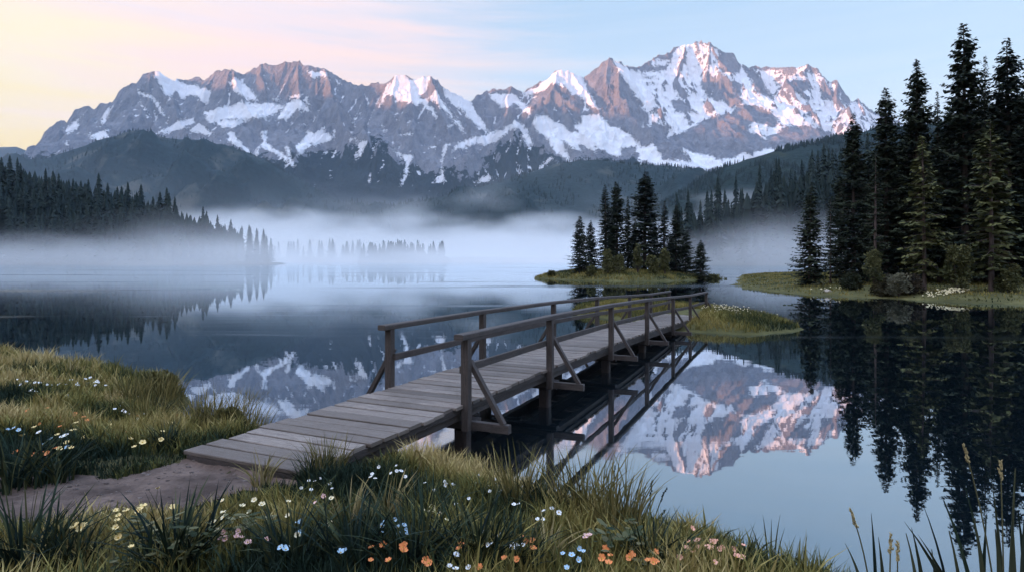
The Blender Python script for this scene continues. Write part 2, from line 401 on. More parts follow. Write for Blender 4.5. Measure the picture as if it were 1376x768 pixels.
    o = link('mountain_range', me, m); tag(o, 'long jagged rock and snow mountain range with rosy lit peaks', None, None, 'structure')
build_mountains()

def heightsheet(name, xs, ys, Hf, mat, label=None, attrs=None, smooth=True):
    X, Y = np.meshgrid(xs, ys); H = Hf(X, Y)
    me = mesh_np(name, np.stack([X.ravel(), Y.ravel(), H.ravel()], 1), [grid_faces(len(xs), len(ys))],
                 {k: f(X, Y, H).ravel() for k, f in (attrs or {}).items()}, smooth=smooth)
    o = link(name, me, mat); tag(o, label, None, None, 'structure'); return o

def mat_hill(name, dark, light, sc=.01, lo=.58, hi=.66):
    m, nt = new_mat(name); b = NB(nt); P = b.coord()
    n1 = b.noise(sc, 6, .6, vec=P); n2 = b.noise(sc*12, 4, .6, vec=P)
    c = b.mix(b.mr(n2, .3, .7), dark, tuple(v*1.7 for v in dark))
    c = b.mix(b.mr(n1, lo, hi), c, light)
    b.out(b.pbr(c, .95, b.bump(n2, 1.0, 6), spec=.05)); return m
M_HILL = mat_hill('forested_slope', (.016,.026,.027), (.10,.10,.085), .0045, .54, .66)
M_HILL2 = mat_hill('near_forested_slope', (.013,.022,.020), (.035,.042,.026), .008, .55, .66)

def hill_fn(line, front, back, amp=30, sc=300, zb=-8):
    pts = [(at(px, py, D)[0], D, at(px, py, D)[1]) for px, py, D in line]
    pts.sort(); xx = [p[0] for p in pts]; dd = [p[1] for p in pts]; zz = [p[2] for p in pts]
    def Hf(X, Y):
        hc = np.interp(X, xx, zz); D = np.interp(X, xx, dd)
        D = D + 60*fbm(X/400, X*0+3, 2)
        t = (Y-D)
        pf = np.where(t < 0, 1+t/front, 1-t/back)
        pf = np.clip(pf, 0, 1); pr = .45*pf + .55*sstep(0, 1, pf)
        n = (ridged(X/sc, Y/sc*.8, 5)-1.0)*amp
        e = np.where(pf > 0, 4*pf*(1-pf), 0)
        return zb + (hc-zb)*pr + n*np.clip(e, 0, 1)*np.clip(hc/120, 0, 1) + fbm(X/60, Y/60, 3)*4*pf
    return Hf

FOREST_CONE = None
def forest_mass(name, Hf, xr, yr, n, hmin, hmax, label, seed=1, cond=None, sides=6):
    """far woods that read as one mass: ragged cones standing on the slope"""
    g = np.random.default_rng(seed)
    x = g.uniform(*xr, n); y = g.uniform(*yr, n)
    keep = (fbm(x/170, y/170, 4) > -.12)
    if cond is not None: keep &= cond(x, y)
    x, y = x[keep], y[keep]; n = len(x)
    z = Hf(x[None, :], y[None, :])[0]-1
    h = g.uniform(hmin, hmax, n); r = h*g.uniform(.13, .20, n)
    ang = g.uniform(0, 6.28, n)
    V = []; Fc = []; T = []
    k = sides
    # three stacked skirts
    rows = [(0.10, 1.0), (.45, .42), (.42, .72), (.75, .22), (.72, .42)]
    allv = []
    for zi, ri in rows:
        for j in range(k):
            a = ang + 2*np.pi*j/k
            rr = r*ri*g.uniform(.7, 1.25, n)
            allv.append(np.stack([x+rr*np.cos(a), y+rr*np.sin(a), z+h*(zi+g.uniform(-.03,.03,n))], 1))
    allv.append(np.stack([x, y, z+h], 1))
    V = np.stack(allv, 1)           # n, 5k+1, 3
    nv = V.shape[1]; base = (np.arange(n)*nv)[:, None]
    quads = []; tris = []
    for (ra, rb) in ((0, 1), (2, 3)):
        for j in range(k):
            j2 = (j+1) % k
            quads.append(np.concatenate([base+ra*k+j, base+ra*k+j2, base+rb*k+j2, base+rb*k+j], 1))
    for j in range(k):
        tris.append(np.concatenate([base+4*k+j, base+4*k+(j+1) % k, base+5*k], 1))
    tint = np.repeat(g.uniform(0, .8, n), nv)
    me = mesh_np(name, V.reshape(-1, 3), [np.concatenate(quads), np.concatenate(tris)], {'tint': tint})
    o = link(name, me, M_FAR); tag(o, label, None, None, 'stuff'); return o

# blue hill far beyond the left end of the range
hf = hill_fn([(-400,214,8200),(-120,190,8200),(0,197,8200),(20,196,8200),(42,203,8200),(110,225,8200),(300,240,8200)], 1500, 1200, 30, 700)
heightsheet('distant_hill', np.arange(-11000, -2500, 60.), np.arange(6600, 9500, 60.), hf, M_HILL, 'low blue hill beyond the left end of the range')
# dark forested foothills
LH = [(-300,250,3300),(-60,250,3300),(20,228,3300),(60,215,3300),(95,200,3300),(125,189,3300),(160,180,3300),(178,176,3300),(200,181,3250),(230,186,3250),(262,188,3300),(300,195,3300),(335,205,3300),(370,222,3200),(400,238,3100),(440,262,3000),(500,290,2900),(600,330,2800)]
hfL = hill_fn(LH, 1400, 700, 190, 620)
heightsheet('left_foothill', np.arange(-4600, 100, 16.), np.arange(1700, 4100, 16.), hfL, M_HILL, 'broad dark forested foothill under the left peaks')
forest_mass('left_foothill_forest', hfL, (-3300, -300), (2100, 3350), 9000, 9, 20, 'dark conifer wood covering the left foothill', 3)
CH = [(300,330,2500),(400,306,2450),(470,290,2450),(540,275,2400),(600,262,2400),(650,250,2400),(700,236,2400),(750,222,2400),(800,217,2400),(850,222,2400),(900,226,2400),(945,238,2400),(1000,252,2350),(1100,262,2300),(1300,270,2300)]
hfC = hill_fn(CH, 1100, 600, 85, 480)
heightsheet('middle_foothill', np.arange(-1500, 2300, 14.), np.arange(1250, 3100, 14.), hfC, M_HILL, 'low dark forested foothill in the middle of the valley')
forest_mass('middle_foothill_forest', hfC, (-1200, 1200), (1350, 2450), 8000, 9, 18, 'dark conifer wood covering the middle foothill', 4)
RH = [(840,300,1500),(880,280,1500),(915,262,1500),(945,240,1500),(975,225,1500),(1010,212,1500),(1040,204,1500),(1075,197,1500),(1110,190,1500),(1140,182,1500),(1180,172,1500),(1260,165,1500),(1376,150,1500),(1600,130,1500)]
hfR = hill_fn(RH, 800, 700, 45, 260)
heightsheet('right_hill', np.arange(200, 2300, 10.), np.arange(650, 2300, 10.), hfR, M_HILL2, 'dark forested hill rising behind the right shore')
forest_mass('right_hill_forest', hfR, (250, 1150), (800, 1560), 9000, 9, 17, 'dark conifer wood covering the right hill', 5)
# ridge added to the west, outside the picture, to keep the lake in shade at dawn
def west(X, Y):
    c = 1850*np.exp(-((X+7600)/1500)**2)
    c = c*(1+.12*fbm(Y/900, X/900, 4)) + (ridged(X/900, Y/900, 5)-1)*80*np.clip(c/400, 0, 1)
    return -20 + c*(1-sstep(5600, 7000, Y)*.3)
heightsheet('added_shade_ridge', np.arange(-10500, -4700, 60.), np.arange(-5500, 8000, 60.), west, M_HILL, 'unseen high ridge added west of the lake to shade it')

# ================================================================== LAND AND WATER
SHORE = [(-60,26),(-30,20),(-16.5,18.6),(-14,17.6),(-11.2,16.2),(-9.2,15.2),(-7.4,14.0),(-6.6,12.8),(-6.1,11.6),(-5.5,10.4),(-4.7,9.7),(-3.9,9.3),(-3.1,9.0),(-2.2,8.7),(-1.2,8.7),(-.5,8.1),(.1,7.4),(.65,6.75),(1.25,6.3),(2.0,5.75),(2.5,5.2),(2.75,4.6),(3.1,3.9),(4.6,3.4),(7,3.0),(12,2),(30,-2),(30,-25),(-60,-25)]
BR0 = np.array([-2.665, 6.36]); BD = np.array([.423,.906]); BD /= np.linalg.norm(BD); BN = np.array([BD[1], -BD[0]])   # BN: towards the front (right) side
def bank_h(X, Y):
    X = np.asarray(X, float); Y = np.asarray(Y, float)
    sd = poly_sd(X + .25*fbm(X/1.3, Y/1.3, 3), Y + .25*fbm(X/1.3+9, Y/1.3, 3), SHORE)
    plateau = .66 + .10*np.clip(6-Y, 0, 8) + .10*fbm(X/2.5, Y/2.5, 3) - .22*sstep(9, 15, Y) - .1*sstep(-12,-22,X)
    z = np.where(sd > 0, plateau*(1-np.exp(-sd/.75)), np.maximum(sd*.45, -1.6))
    # hollow under the bridge, level ground where it lands
    s = (X-BR0[0])*BD[0]+(Y-BR0[1])*BD[1]; q = np.abs((X-BR0[0])*BN[0]+(Y-BR0[1])*BN[1])
    k = (1-sstep(.8, 1.3, q))
    z = z - .30*k*sstep(.7, 2.0, s)*(sd > -1)
    flat = (1-sstep(.8, 1.6, q))*(1-sstep(.1, .6, s))*sstep(-2.5, -.6, s)
    z = z*(1-flat) + np.minimum(z, .685)*flat
    z = z*(1-(1-sstep(.9,1.2,q))*(1-sstep(.3,.8,s))*sstep(-.1,.0,s)) + .685*(1-sstep(.9,1.2,q))*(1-sstep(.3,.8,s))*sstep(-.1,.0,s)
    return z + .03*fbm(X/.5, Y/.5, 3)*sstep(0, .5, sd)
def ground_at(px, py, hf=bank_h, y0=2.5, y1=40):
    Ys = np.linspace(y0, y1, 3000); Xs = (px-HX)/F*Ys; Zs = CAMZ-(py-HY)/F*Ys
    h = hf(Xs, Ys); i = np.argmax(Zs <= h)
    return float(Xs[i]), float(Ys[i]), float(h[i])

def mat_ground(name, a, b_, c=None, sc=1.2):
    m, nt = new_mat(name); b = NB(nt); P = b.coord()
    n1 = b.noise(sc, 6, .6, vec=P); n2 = b.noise(sc*9, 5, .65, vec=P)
    col = b.mix(b.mr(n1, .35, .65), a, b_)
    col = b.mix(b.mr(n2, .5, .75, 0, .6), col, c or tuple(v*.5 for v in a))
    b.out(b.pbr(col, .95, b.bump(n2, .8, .04), spec=.1)); return m
M_SOIL = mat_ground('mossy_soil', (.035,.034,.016), (.060,.055,.024))
M_TURF = mat_ground('shore_turf', (.060,.060,.024), (.13,.12,.05), (.035,.035,.018), .35)
M_PATH = mat_ground('trodden_earth', (.060,.044,.038), (.180,.132,.110), (.03,.022,.02), 1.6)

heightsheet('lake_bed', np.linspace(-10800, 10800, 120), np.linspace(-5900, 9800, 90), lambda X, Y: -9.0+0*X, M_SOIL, 'lake bed and valley floor')
def near_axis():
    return (np.concatenate([np.arange(-60, -18, 1.0), np.arange(-18, 6, .08), np.arange(6, 30, 1.0)]),
            np.concatenate([np.arange(-25, 2, 1.0), np.arange(2, 19, .08), np.arange(19, 28, .8)]))
xs_, ys_ = near_axis()
heightsheet('grassy_bank', xs_, ys_, bank_h, M_SOIL, 'grassy near bank of the lake')

# trodden path
PATHC = [(-9.5,3.0),(-7.2,4.1),(-5.6,4.9),(-4.4,5.35),(-3.5,5.75),(-2.75,6.25)]
PATHW = [1.0,.98,.92,.80,.72,.74]
def path_info(X, Y):
    best = np.full(np.shape(X), 1e9); 
    for (a, b), (wa, wb) in zip(zip(PATHC, PATHC[1:]), zip(PATHW, PATHW[1:])):
        ex, ey = b[0]-a[0], b[1]-a[1]
        t = np.clip(((X-a[0])*ex+(Y-a[1])*ey)/(ex*ex+ey*ey), 0, 1)
        d = np.hypot(X-a[0]-t*ex, Y-a[1]-t*ey) - (wa*(1-t)+wb*t)
        best = np.minimum(best, d)
    return best + .22*fbm(np.asarray(X)/.6, np.asarray(Y)/.6, 4)
def build_path():
    xs = np.arange(-10.5, -1.6, .05); ys = np.arange(2.0, 7.2, .05)
    X, Y = np.meshgrid(xs, ys); H = bank_h(X, Y)+.012+.02*fbm(X/.25, Y/.25, 3)*0
    d = path_info(X, Y); fc = grid_faces(len(xs), len(ys))
    ok = (d.ravel()[fc] < 0).all(1); fc = fc[ok]
    used = np.unique(fc); mp = np.full(X.size, -1); mp[used] = np.arange(len(used))
    me = mesh_np('path', np.stack([X.ravel(), Y.ravel(), H.ravel()], 1)[used], [mp[fc]], smooth=True)
    o = link('path', me, M_PATH); tag(o, 'bare trodden earth path leading to the footbridge', None, None, 'structure')
build_path()

def build_pebbles():
    g = np.random.default_rng(9); n = 5200
    x = g.uniform(-9.5, -2.0, n); y = g.uniform(2.4, 6.9, n); d = path_info(x, y)
    k = (d < -.02) & (g.random(n) < np.clip(.25+1.1*np.exp(d*6)+.5*fbm(x/.4, y/.4, 3), 0, 1)); x, y = x[k], y[k]; m = len(x)
    r = .006+.020*g.random(m)**3; z = bank_h(x, y)+.012; rows = []
    for zz, rr in ((-.2, 1.0), (.35, .8)):
        for j in range(6):
            a = 2*np.pi*j/6+g.uniform(-.2, .2, m); q = r*rr*g.uniform(.75, 1.25, m); rows.append(np.stack([x+q*np.cos(a)*1.3, y+q*np.sin(a), z+r*zz], 1))
    rows.append(np.stack([x, y, z+r*.55], 1)); V = np.stack(rows, 1); b = (np.arange(m)*13)[:, None]
    Q = np.concatenate([np.concatenate([b+j, b+(j+1) % 6, b+6+(j+1) % 6, b+6+j], 1) for j in range(6)])
    T = np.concatenate([np.concatenate([b+6+j, b+6+(j+1) % 6, b+12], 1) for j in range(6)])
    me = mesh_np('pebbles', V.reshape(-1, 3), [Q, T], smooth=True)
    o = link('pebbles', me, mat_ground('pebble_stone', (.07,.055,.05), (.20,.165,.15), None, 6)); tag(o, 'small grey brown grit and pebbles strewn over the path', 'pebbles', None, 'stuff')
build_pebbles()
def land(name, P, plateau, label, res, soft=2.0, wob=1.0, mat=None, extra=None, under=.35):
    P = np.asarray(P, float); lo = P.min(0)-4*wob-2; hi = P.max(0)+4*wob+2
    def Hf(X, Y):
        X = np.asarray(X, float); Y = np.asarray(Y, float)
        sd = poly_sd(X+wob*fbm(X/(4*wob), Y/(4*wob), 3), Y+wob*fbm(X/(4*wob)+7, Y/(4*wob), 3), P)
        z = np.where(sd > 0, plateau*(1-np.exp(-sd/soft)), np.maximum(sd*under, -2.0))
        if extra is not None: z = z + extra(X, Y, sd)
        return z + .12*plateau*fbm(X/(1.5*soft), Y/(1.5*soft), 3)*sstep(0, soft, sd)
    heightsheet(name, np.arange(lo[0], hi[0], res), np.arange(lo[1], hi[1], res), Hf, mat or M_TURF, label)
    return Hf
ISLET = [(6.3,24.6),(7.4,24.0),(8.7,23.5),(10.2,23.9),(11.6,25.3),(12.2,28),(11.4,33),(9.2,37),(6.0,38.5),(3.9,37),(3.0,33.5),(3.6,30.8),(5.4,29.2),(6.6,27.5)]
h_islet = land('islet', ISLET, .42, 'low grassy islet at the far end of the footbridge', .2, 1.0, .4)
ISLAND = [(2.9,92),(6,87),(10,82),(15,79.5),(20,80.5),(24,84),(29,92.5),(25,98),(18,102),(9,101),(4,97)]
h_island = land('island', ISLAND, 1.25, 'small wooded island in the misty lake', .6, 3.2, 1.0)
RBANK = [(22.0,61),(23.2,55),(22.8,50),(24.5,47.2),(26.6,44.8),(28.5,42.6),(29.6,39.8),(33,38.3),(40,35.5),(60,31),(90,28),(90,140),(40,110),(29,82),(24,68)]
h_rbank = land('right_shore', RBANK, .62, 'grassy right shore under the tall spruces', .6, 3.0, 1.2)
WF = [(-128,352),(-150,343),(-200,338),(-260,342),(-330,335),(-520,330),(-520,640),(-260,560),(-160,440),(-132,372)]
h_wf = land('left_forest_shore', WF, 1.5, 'wooded slope on the left shore', 7, 8, 4, M_HILL2,
            lambda X, Y, sd: np.clip(-X-165, 0, 400)*.235*sstep(0, 75, sd))
EF = [(78,312),(100,300),(150,292),(220,285),(420,270),(420,520),(160,480),(95,380)]
h_ef = land('right_forest_shore', EF, 1.5, 'wooded slope behind the right shore', 7, 8, 4, M_HILL2,
            lambda X, Y, sd: np.clip(X-82, 0, 140)*.29*sstep(0, 50, sd))
FS = [(-420,740),(-300,725),(-180,735),(-85,745),(-60,790),(100,880),(500,820),(1400,700),(2600,700),(2600,2600),(-3600,2600),(-3600,900),(-900,820)]
h_fs = land('far_shore', FS, 6, 'low far shore lost in the mist', 24, 30, 8, M_HILL2)

WP = [(-150,606),(-120,598),(-85,600),(-62,608),(-60,630),(-100,640),(-145,632)]
h_wp = land('wooded_point', WP, 8.0, 'low wooded point on the far side half lost in mist', 3, 5, 3, M_HILL2)
# water
def build_water():
    xs = np.array([-4200, -800, -60, 60, 800, 3600.]); ys = np.array([-60., 0, 60, 400, 2400])
    m, nt = new_mat('still_lake_water'); b = NB(nt); P = b.coord()
    cd_ = b.n('ShaderNodeNewGeometry')
    # faint long swell lines and patches of cat's paw
    w1 = b.noise(.9, 3, .5, vec=b.mapping(P, (.35, 1.3, 1)))
    w2 = b.noise(5.0, 2, .5, vec=b.mapping(P, (.5, 1.4, 1)))
    patch = b.mr(b.noise(.05, 5, .6, vec=b.mapping(P, (.30, 2.4, 1), (3.1, 1.7, 0)), dist=.4), .54, .64, smooth=True)
    h = b.math('ADD', w1, b.math('MULTIPLY', w2, b.math('ADD', .06, b.math('MULTIPLY', patch, .9))))
    nrm = b.bump(h, .10, .012)
    lw = b.n('ShaderNodeLayerWeight'); lw.inputs[0].default_value = .5; nt.links.new(nrm, lw.inputs['Normal'])
    f = b.math('POWER', lw.outputs['Facing'], 3.2)
    fac = b.mr(f, 0, 1, .30, .985)
    gl = b.n('ShaderNodeBsdfGlossy'); gl.inputs['Color'].default_value = (.90,.96,1,1)
    b.set(gl.inputs['Roughness'], b.math('ADD', .012, b.math('MULTIPLY', patch, .14))); nt.links.new(nrm, gl.inputs['Normal'])
    df = b.n('ShaderNodeBsdfDiffuse'); df.inputs['Color'].default_value = (.004,.008,.011,1)
    mx = b.n('ShaderNodeMixShader'); b.set(mx.inputs[0], fac); nt.links.new(df.outputs[0], mx.inputs[1]); nt.links.new(gl.outputs[0], mx.inputs[2])
    b.out(mx.outputs[0])
    X, Y = np.meshgrid(xs, ys)
    me = mesh_np('lake_water', np.stack([X.ravel(), Y.ravel(), 0*X.ravel()], 1), [grid_faces(len(xs), len(ys))])
    o = link('lake_water', me, m); tag(o, 'still mirror-like mountain lake', None, None, 'structure')
build_water()

# ================================================================== TREES
def tube(path, radii, k=7):
    path = np.asarray(path, float); V = []; n = len(path)
    for i in range(n):
        d = path[min(i+1, n-1)]-path[max(i-1, 0)]; d /= np.linalg.norm(d)+1e-9
        a = np.cross(d, [0.31, .95, .05]); a /= np.linalg.norm(a)+1e-9; c = np.cross(d, a)
        for j in range(k):
            t = 2*np.pi*j/k; V.append(path[i]+radii[i]*(a*np.cos(t)+c*np.sin(t)))
    Fq = [(i*k+j, i*k+(j+1) % k, (i+1)*k+(j+1) % k, (i+1)*k+j) for i in range(n-1) for j in range(k)]
    return np.array(V), np.array(Fq)
def merge(parts):
    V = []; Fq = []; o = 0
    for v, f in parts: V.append(v); Fq.append(f+o); o += len(v)
    return np.concatenate(V), np.concatenate(Fq)

def conifer_meshes(seed, h, r, bare=.08, dens=1.0, droop=.25, gap=.0, twig=.42, wh=.42, power=.75, dark=0.0):
    """trunk mesh with limbs, crown mesh of many small needle sprays"""
    g = np.random.default_rng(seed)
    lean = g.uniform(-.012, .012, 2)*h
    zz = np.linspace(0, h*.985, 9)
    path = np.stack([lean[0]*(zz/h)**2, lean[1]*(zz/h)**2, zz], 1)
    tr = [tube(path, .016*h*(1-zz/h)**.85*.75+.012, 7)]
    quads = []; tint = []
    z = bare*h
    while z < h*.992:
        t = z/h
        R = r*((1-t)**power)*(1.0 if t > bare+.12 else .6+.4*(t-bare)/.12)
        R *= 1+.13*math.sin(z*2.1+seed)
        nb = max(5, int(g.integers(6, 10)*dens)) if t < .93 else 5
        for _ in range(nb):
            if g.random() < gap: continue
            a = g.uniform(0, 2*np.pi); L = max(.10, R*g.uniform(.55, 1.18))
            up = .35*t-droop*(1-t)*g.uniform(.5, 1.5) + .05
            dirh = np.array([math.cos(a), math.sin(a), 0]); side = np.array([-math.sin(a), math.cos(a), 0])
            z0 = z+g.uniform(-.15, .15)
            base = np.array([lean[0]*t*t, lean[1]*t*t, z0])
            if L > .6 and g.random() < .5:
                e = base+dirh*L*.8+np.array([0, 0, up*L*.8]); tr.append(tube([base, (base+e)/2, e], [.035, .022, .008], 4))
            n = max(4, int(L/(twig*.20)))
            s = (np.arange(n)+g.uniform(0, 1, n))/n
            s = .12+.88*s
            c = base+dirh*(L*s)[:, None]+np.outer(up*L*s-.18*droop*L*(s*s)+.22*L*.5*(s**3), [0, 0, 1])
            sd_ = g.choice([-1., 1.], n)
            ln = twig*g.uniform(.55, 1.25, n)*(1.15-.55*s)*min(1, .45+L)
            dv = dirh*(g.uniform(.25, .8, n))[:, None]+side*(sd_*g.uniform(.3, 1.0, n))[:, None]+np.outer(g.uniform(-.75, .02, n), [0, 0, 1])
            dv /= np.linalg.norm(dv, axis=1)[:, None]
            wv = np.cross(dv, np.stack([g.uniform(-.6, .6, n), g.uniform(-.6, .6, n), np.ones(n)], 1)); wv /= np.linalg.norm(wv, axis=1)[:, None]
            w = (ln*g.uniform(.20, .36, n))[:, None]; e = c+dv*ln[:, None]; mid = c+dv*(ln*.45)[:, None]
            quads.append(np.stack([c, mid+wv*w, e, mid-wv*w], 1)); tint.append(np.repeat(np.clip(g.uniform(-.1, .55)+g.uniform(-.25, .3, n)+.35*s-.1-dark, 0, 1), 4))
        z += wh*g.uniform(.7, 1.3)*(1-.45*t)
    Q = np.concatenate(quads); V = Q.reshape(-1, 3)
    crown = mesh_np('crown', V, [np.arange(len(V)).reshape(-1, 4)], {'tint': np.concatenate(tint)})
    v, f = merge(tr); trunk = mesh_np('trunk', v, [f], smooth=True)
    return trunk, crown
def make_tree(name, meshes, mat, bark=M_BARK):
    root = empty(name)
    for me, mt, nm in ((meshes[0], bark, 'trunk'), (meshes[1], mat, 'crown')):
        link(nm, me, mt, root)
    return root
# hero kinds, built once at their own size
KIND = {}
KIND['full'] = (20, [make_tree('spruce_tree', conifer_meshes(s, 20, 3.3, .05, 1.5, twig=.50, wh=.38), M_SPRUCE) for s in (1, 2, 3)])
KIND['slim'] = (20, [make_tree('spruce_tree', conifer_meshes(s, 20, 1.9, .06, 1.3, .45), M_SPRUCE) for s in (4, 5)])
KIND['open'] = (20, [make_tree('spruce_tree', conifer_meshes(s, 20, 2.5, .22, .75, .40, .12, .55, .62), M_SPRUCE, M_BARK2) for s in (6,)])
KIND['olive'] = (14, [make_tree('spruce_tree', conifer_meshes(s, 14, 2.6, .14, 1.1, .50, .05, .62, .50, .8), M_OLIVE, M_BARK2) for s in (8, 9)])
KIND['small'] = (9, [make_tree('spruce_tree', conifer_meshes(s, 9, 1.6, .03, 1.5, .25, 0, .36, .25), M_SPRUCE) for s in (10, 11)])
used = set()
def put_tree(kind, idx, loc, h, label, group, cat='spruce tree', wide=1.0, name='spruce_tree'):
    h0, protos = KIND[kind]; p = protos[idx % len(protos)]
    o = p if (kind, idx % len(protos)) not in used else copy_tree(p)
    used.add((kind, idx % len(protos)))
    s = h/h0; o.location = loc; o.scale = (s*wide, s*wide, s); o.rotation_euler = (0, 0, random.uniform(0, 6.28))
    tag(o, label, cat, group); return o
def tree_px(kind, idx, px, top, Y, hf, label, group, wide=1.0):
    X = (px-HX)/F*Y; z = float(hf(np.array([X]), np.array([Y]))[0])-.05
    h = at(px, top, Y)[1]-z
    return put_tree(kind, idx, (X, Y, z), h, label, group, wide=wide)
GI = 'spruces on the small island'
for kind, idx, px, top, Y, wd, lab in [
    ('small',0,779,290,88,1.0,'leftmost spruce on the island, short and full with branches to the ground'),
    ('small',1,794,296,90,.85,'second spruce from the left on the island, short and thin'),
    ('slim',0,814,247,89,1.15,'left one of the two tall spruces standing close together on the island'),
    ('full',0,829,243,90,.95,'right one of the two tall spruces standing close together on the island'),
    ('slim',1,844,263,93,.8,'thin spruce just left of the tallest spruce on the island'),
    ('full',1,866,230,90,1.25,'tallest and broadest spruce in the middle of the island'),
    ('slim',0,892,269,89,1.1,'spruce just right of the tallest spruce on the island'),
    ('full',2,908,275,90,.95,'pointed spruce third from the right on the island'),
    ('small',0,921,310,90,1.25,'bushy lower spruce second from the right on the island'),
    ('small',1,941,323,87,1.25,'small cone shaped spruce standing alone at the right end of the island'),
    ('full',0,853,300,94,1.0,'low dark spruce behind the tallest spruce on the island'),
    ('full',2,880,300,94,1.1,'low dark spruce filling the gap right of the tallest island spruce'),
    ('full',1,822,300,94,1.1,'low dark spruce behind the pair of tall island spruces'),
    ('full',1,902,318,93,1.1,'low dark spruce behind the pointed island spruces on the right')]:
    tree_px(kind, idx, px, top, Y, h_island, lab, GI, wd*1.6)
GR = 'tall spruces on the right shore'
for kind, idx, px, top, Y, wd, lab in [
    ('small',0,1088,250,57,1.15,'leftmost spruce on the right shore, short and branched to the ground'),
    ('open',0,1116,262,58,.8,'thin ragged spruce second from the left on the right shore'),
    ('full',1,1147,152,56,1.0,'dark spruce rising over the snowy slope at the left of the tall shore group'),
    ('full',0,1191,115,57,1.05,'dark spruce left of the tall spruce with the pointed crown on the shore'),
    ('full',2,1232,78,56,1.0,'third tallest spruce on the right shore, left of the narrow one'),
    ('slim',0,1262,120,58,.75,'narrow spruce tip left of the tallest spruce on the shore'),
    ('full',0,1297,27,54,1.0,'tallest spruce of all on the right shore'),
    ('slim',1,1324,72,57,.7,'narrow spruce right of the tallest spruce'),
    ('full',1,1356,50,54,1.05,'second tallest spruce near the right edge of the shore group'),
    ('full',2,1392,60,55,1.1,'tall spruce at the right edge with only its left branches in view'),
    ('open',0,1176,205,52,.95,'spruce with a bare lower stem behind the olive shrub on the right shore'),
    ('olive',0,1242,180,47,.95,'olive green drooping spruce in front of the dark spruces, the left one'),
    ('olive',1,1332,157,45,1.1,'large olive green drooping spruce with a pale bare trunk, the right one'),
    ('full',2,1130,235,62,1.2,'lower dark spruce behind the left end of the tall shore group'),
    ('full',1,1166,205,62,1.2,'lower dark spruce behind the spruce with the bare stem'),
    ('full',0,1210,190,62,1.3,'lower dark spruce filling the gap left of the olive spruce'),
    ('full',2,1222,165,64,1.2,'dark spruce standing behind the left olive spruce'),
    ('full',1,1268,170,62,1.3,'dark spruce behind the two olive spruces and between them'),
    ('full',0,1278,140,64,1.2,'dark spruce just left behind the tallest spruce'),
    ('full',2,1312,130,62,1.2,'dark spruce just right behind the tallest spruce'),
    ('full',1,1340,125,63,1.3,'dark spruce behind the right olive spruce'),
    ('full',0,1375,120,62,1.3,'dark spruce behind the second tallest spruce'),
    ('full',2,1420,110,58,1.3,'dark spruce just outside the right edge'),
    ('full',1,1185,235,68,1.5,'deep shaded spruce behind the shore group on the left'),
    ('full',0,1245,215,68,1.5,'deep shaded spruce behind the left olive spruce'),
    ('full',2,1300,215,68,1.6,'deep shaded spruce behind the trunk of the tallest spruce'),
    ('full',1,1350,215,68,1.6,'deep shaded spruce behind the right end of the shore group')]:
    tree_px(kind, idx, px, top, Y, h_rbank, lab, GR, wd*1.12)

# shrubs
def shrub_mesh(seed, w, h, leaf=.16, n=2600, pointy=.0):
    g = np.random.default_rng(seed)
    nl = 26; cc = []
    for i in range(nl):
        a = g.uniform(0, 6.28); rr = w*.5*math.sqrt(g.random())*.8; zz = h*g.uniform(.15, .86)
        rr *= (1-(zz/h)*(.35+pointy*.5)); cc.append((rr*math.cos(a), rr*math.sin(a), zz, w*g.uniform(.10, .20)*(1-.3*zz/h)))
    cc = np.array(cc); k = g.integers(0, nl, n)
    d = g.normal(size=(n, 3)); d /= np.linalg.norm(d, axis=1)[:, None]
    c = cc[k, :3]+d*(cc[k, 3]*g.uniform(.5, 1.1, n))[:, None]; c[:, 2] = np.maximum(c[:, 2], .02)
    dv = d*.6+g.normal(size=(n, 3))*.5+[0, 0, .25]; dv /= np.linalg.norm(dv, axis=1)[:, None]
    wv = np.cross(dv, g.normal(size=(n, 3))); wv /= np.linalg.norm(wv, axis=1)[:, None]
    ln = (leaf*g.uniform(.6, 1.3, n))[:, None]; wd = ln*.33
    Q = np.stack([c, c+dv*ln*.5+wv*wd, c+dv*ln, c+dv*ln*.5-wv*wd], 1)
    crown = mesh_np('foliage', Q.reshape(-1, 3), [np.arange(4*n).reshape(-1, 4)], {'tint': np.repeat(np.clip(g.uniform(0, .7, nl)[k]+g.uniform(-.2, .2, n), 0, 1), 4)})
    st = []
    for i in range(6):
        q = cc[g.integers(0, nl)]
        st.append(tube([(0, 0, -.05), (q[0]*.4, q[1]*.4, q[2]*.45), (q[0], q[1], q[2])], [.03*h*.5, .02*h*.5, .006], 5))
    v, f = merge(st); return mesh_np('stems', v, [f], smooth=True), crown
def put_shrub(px, base, top, wpx, Y, hf, label, mat, seed, pointy=0, group=None, leaf=.16, n=2600):
    X = (px-HX)/F*Y; z = float(hf(np.array([X]), np.array([Y]))[0])
    h = (base-top)/F*Y; w = wpx/F*Y
    root = empty('shrub', (X, Y, z)); tag(root, label, 'shrub', group)
    a, b = shrub_mesh(seed, w, h, leaf, n, pointy)
    link('stems', a, M_BARK, root); link('foliage', b, mat, root)
GS = 'shrubs under the spruces on the right shore'
put_shrub(1175,383,318,40,47,h_rbank,'upright olive shrub at the foot of the spruces, left of the greyish bush',M_SHRUB,21,.6,GS)
put_shrub(1208,383,352,36,45.5,h_rbank,'pale grey green rounded bush on the right shore',M_SHRUBG,22,0,GS,.14)
put_shrub(1222,386,362,40,46,h_rbank,'low dark brownish bush beside the pale grey green bush',mat_foliage('brown_shrub',(.02,.018,.012),(.06,.045,.028)),23,0,GS)
put_shrub(1287,386,316,50,45,h_rbank,'tall feathery olive shrub between the two olive spruces',M_SHRUB,24,.5,GS,.2,3600)
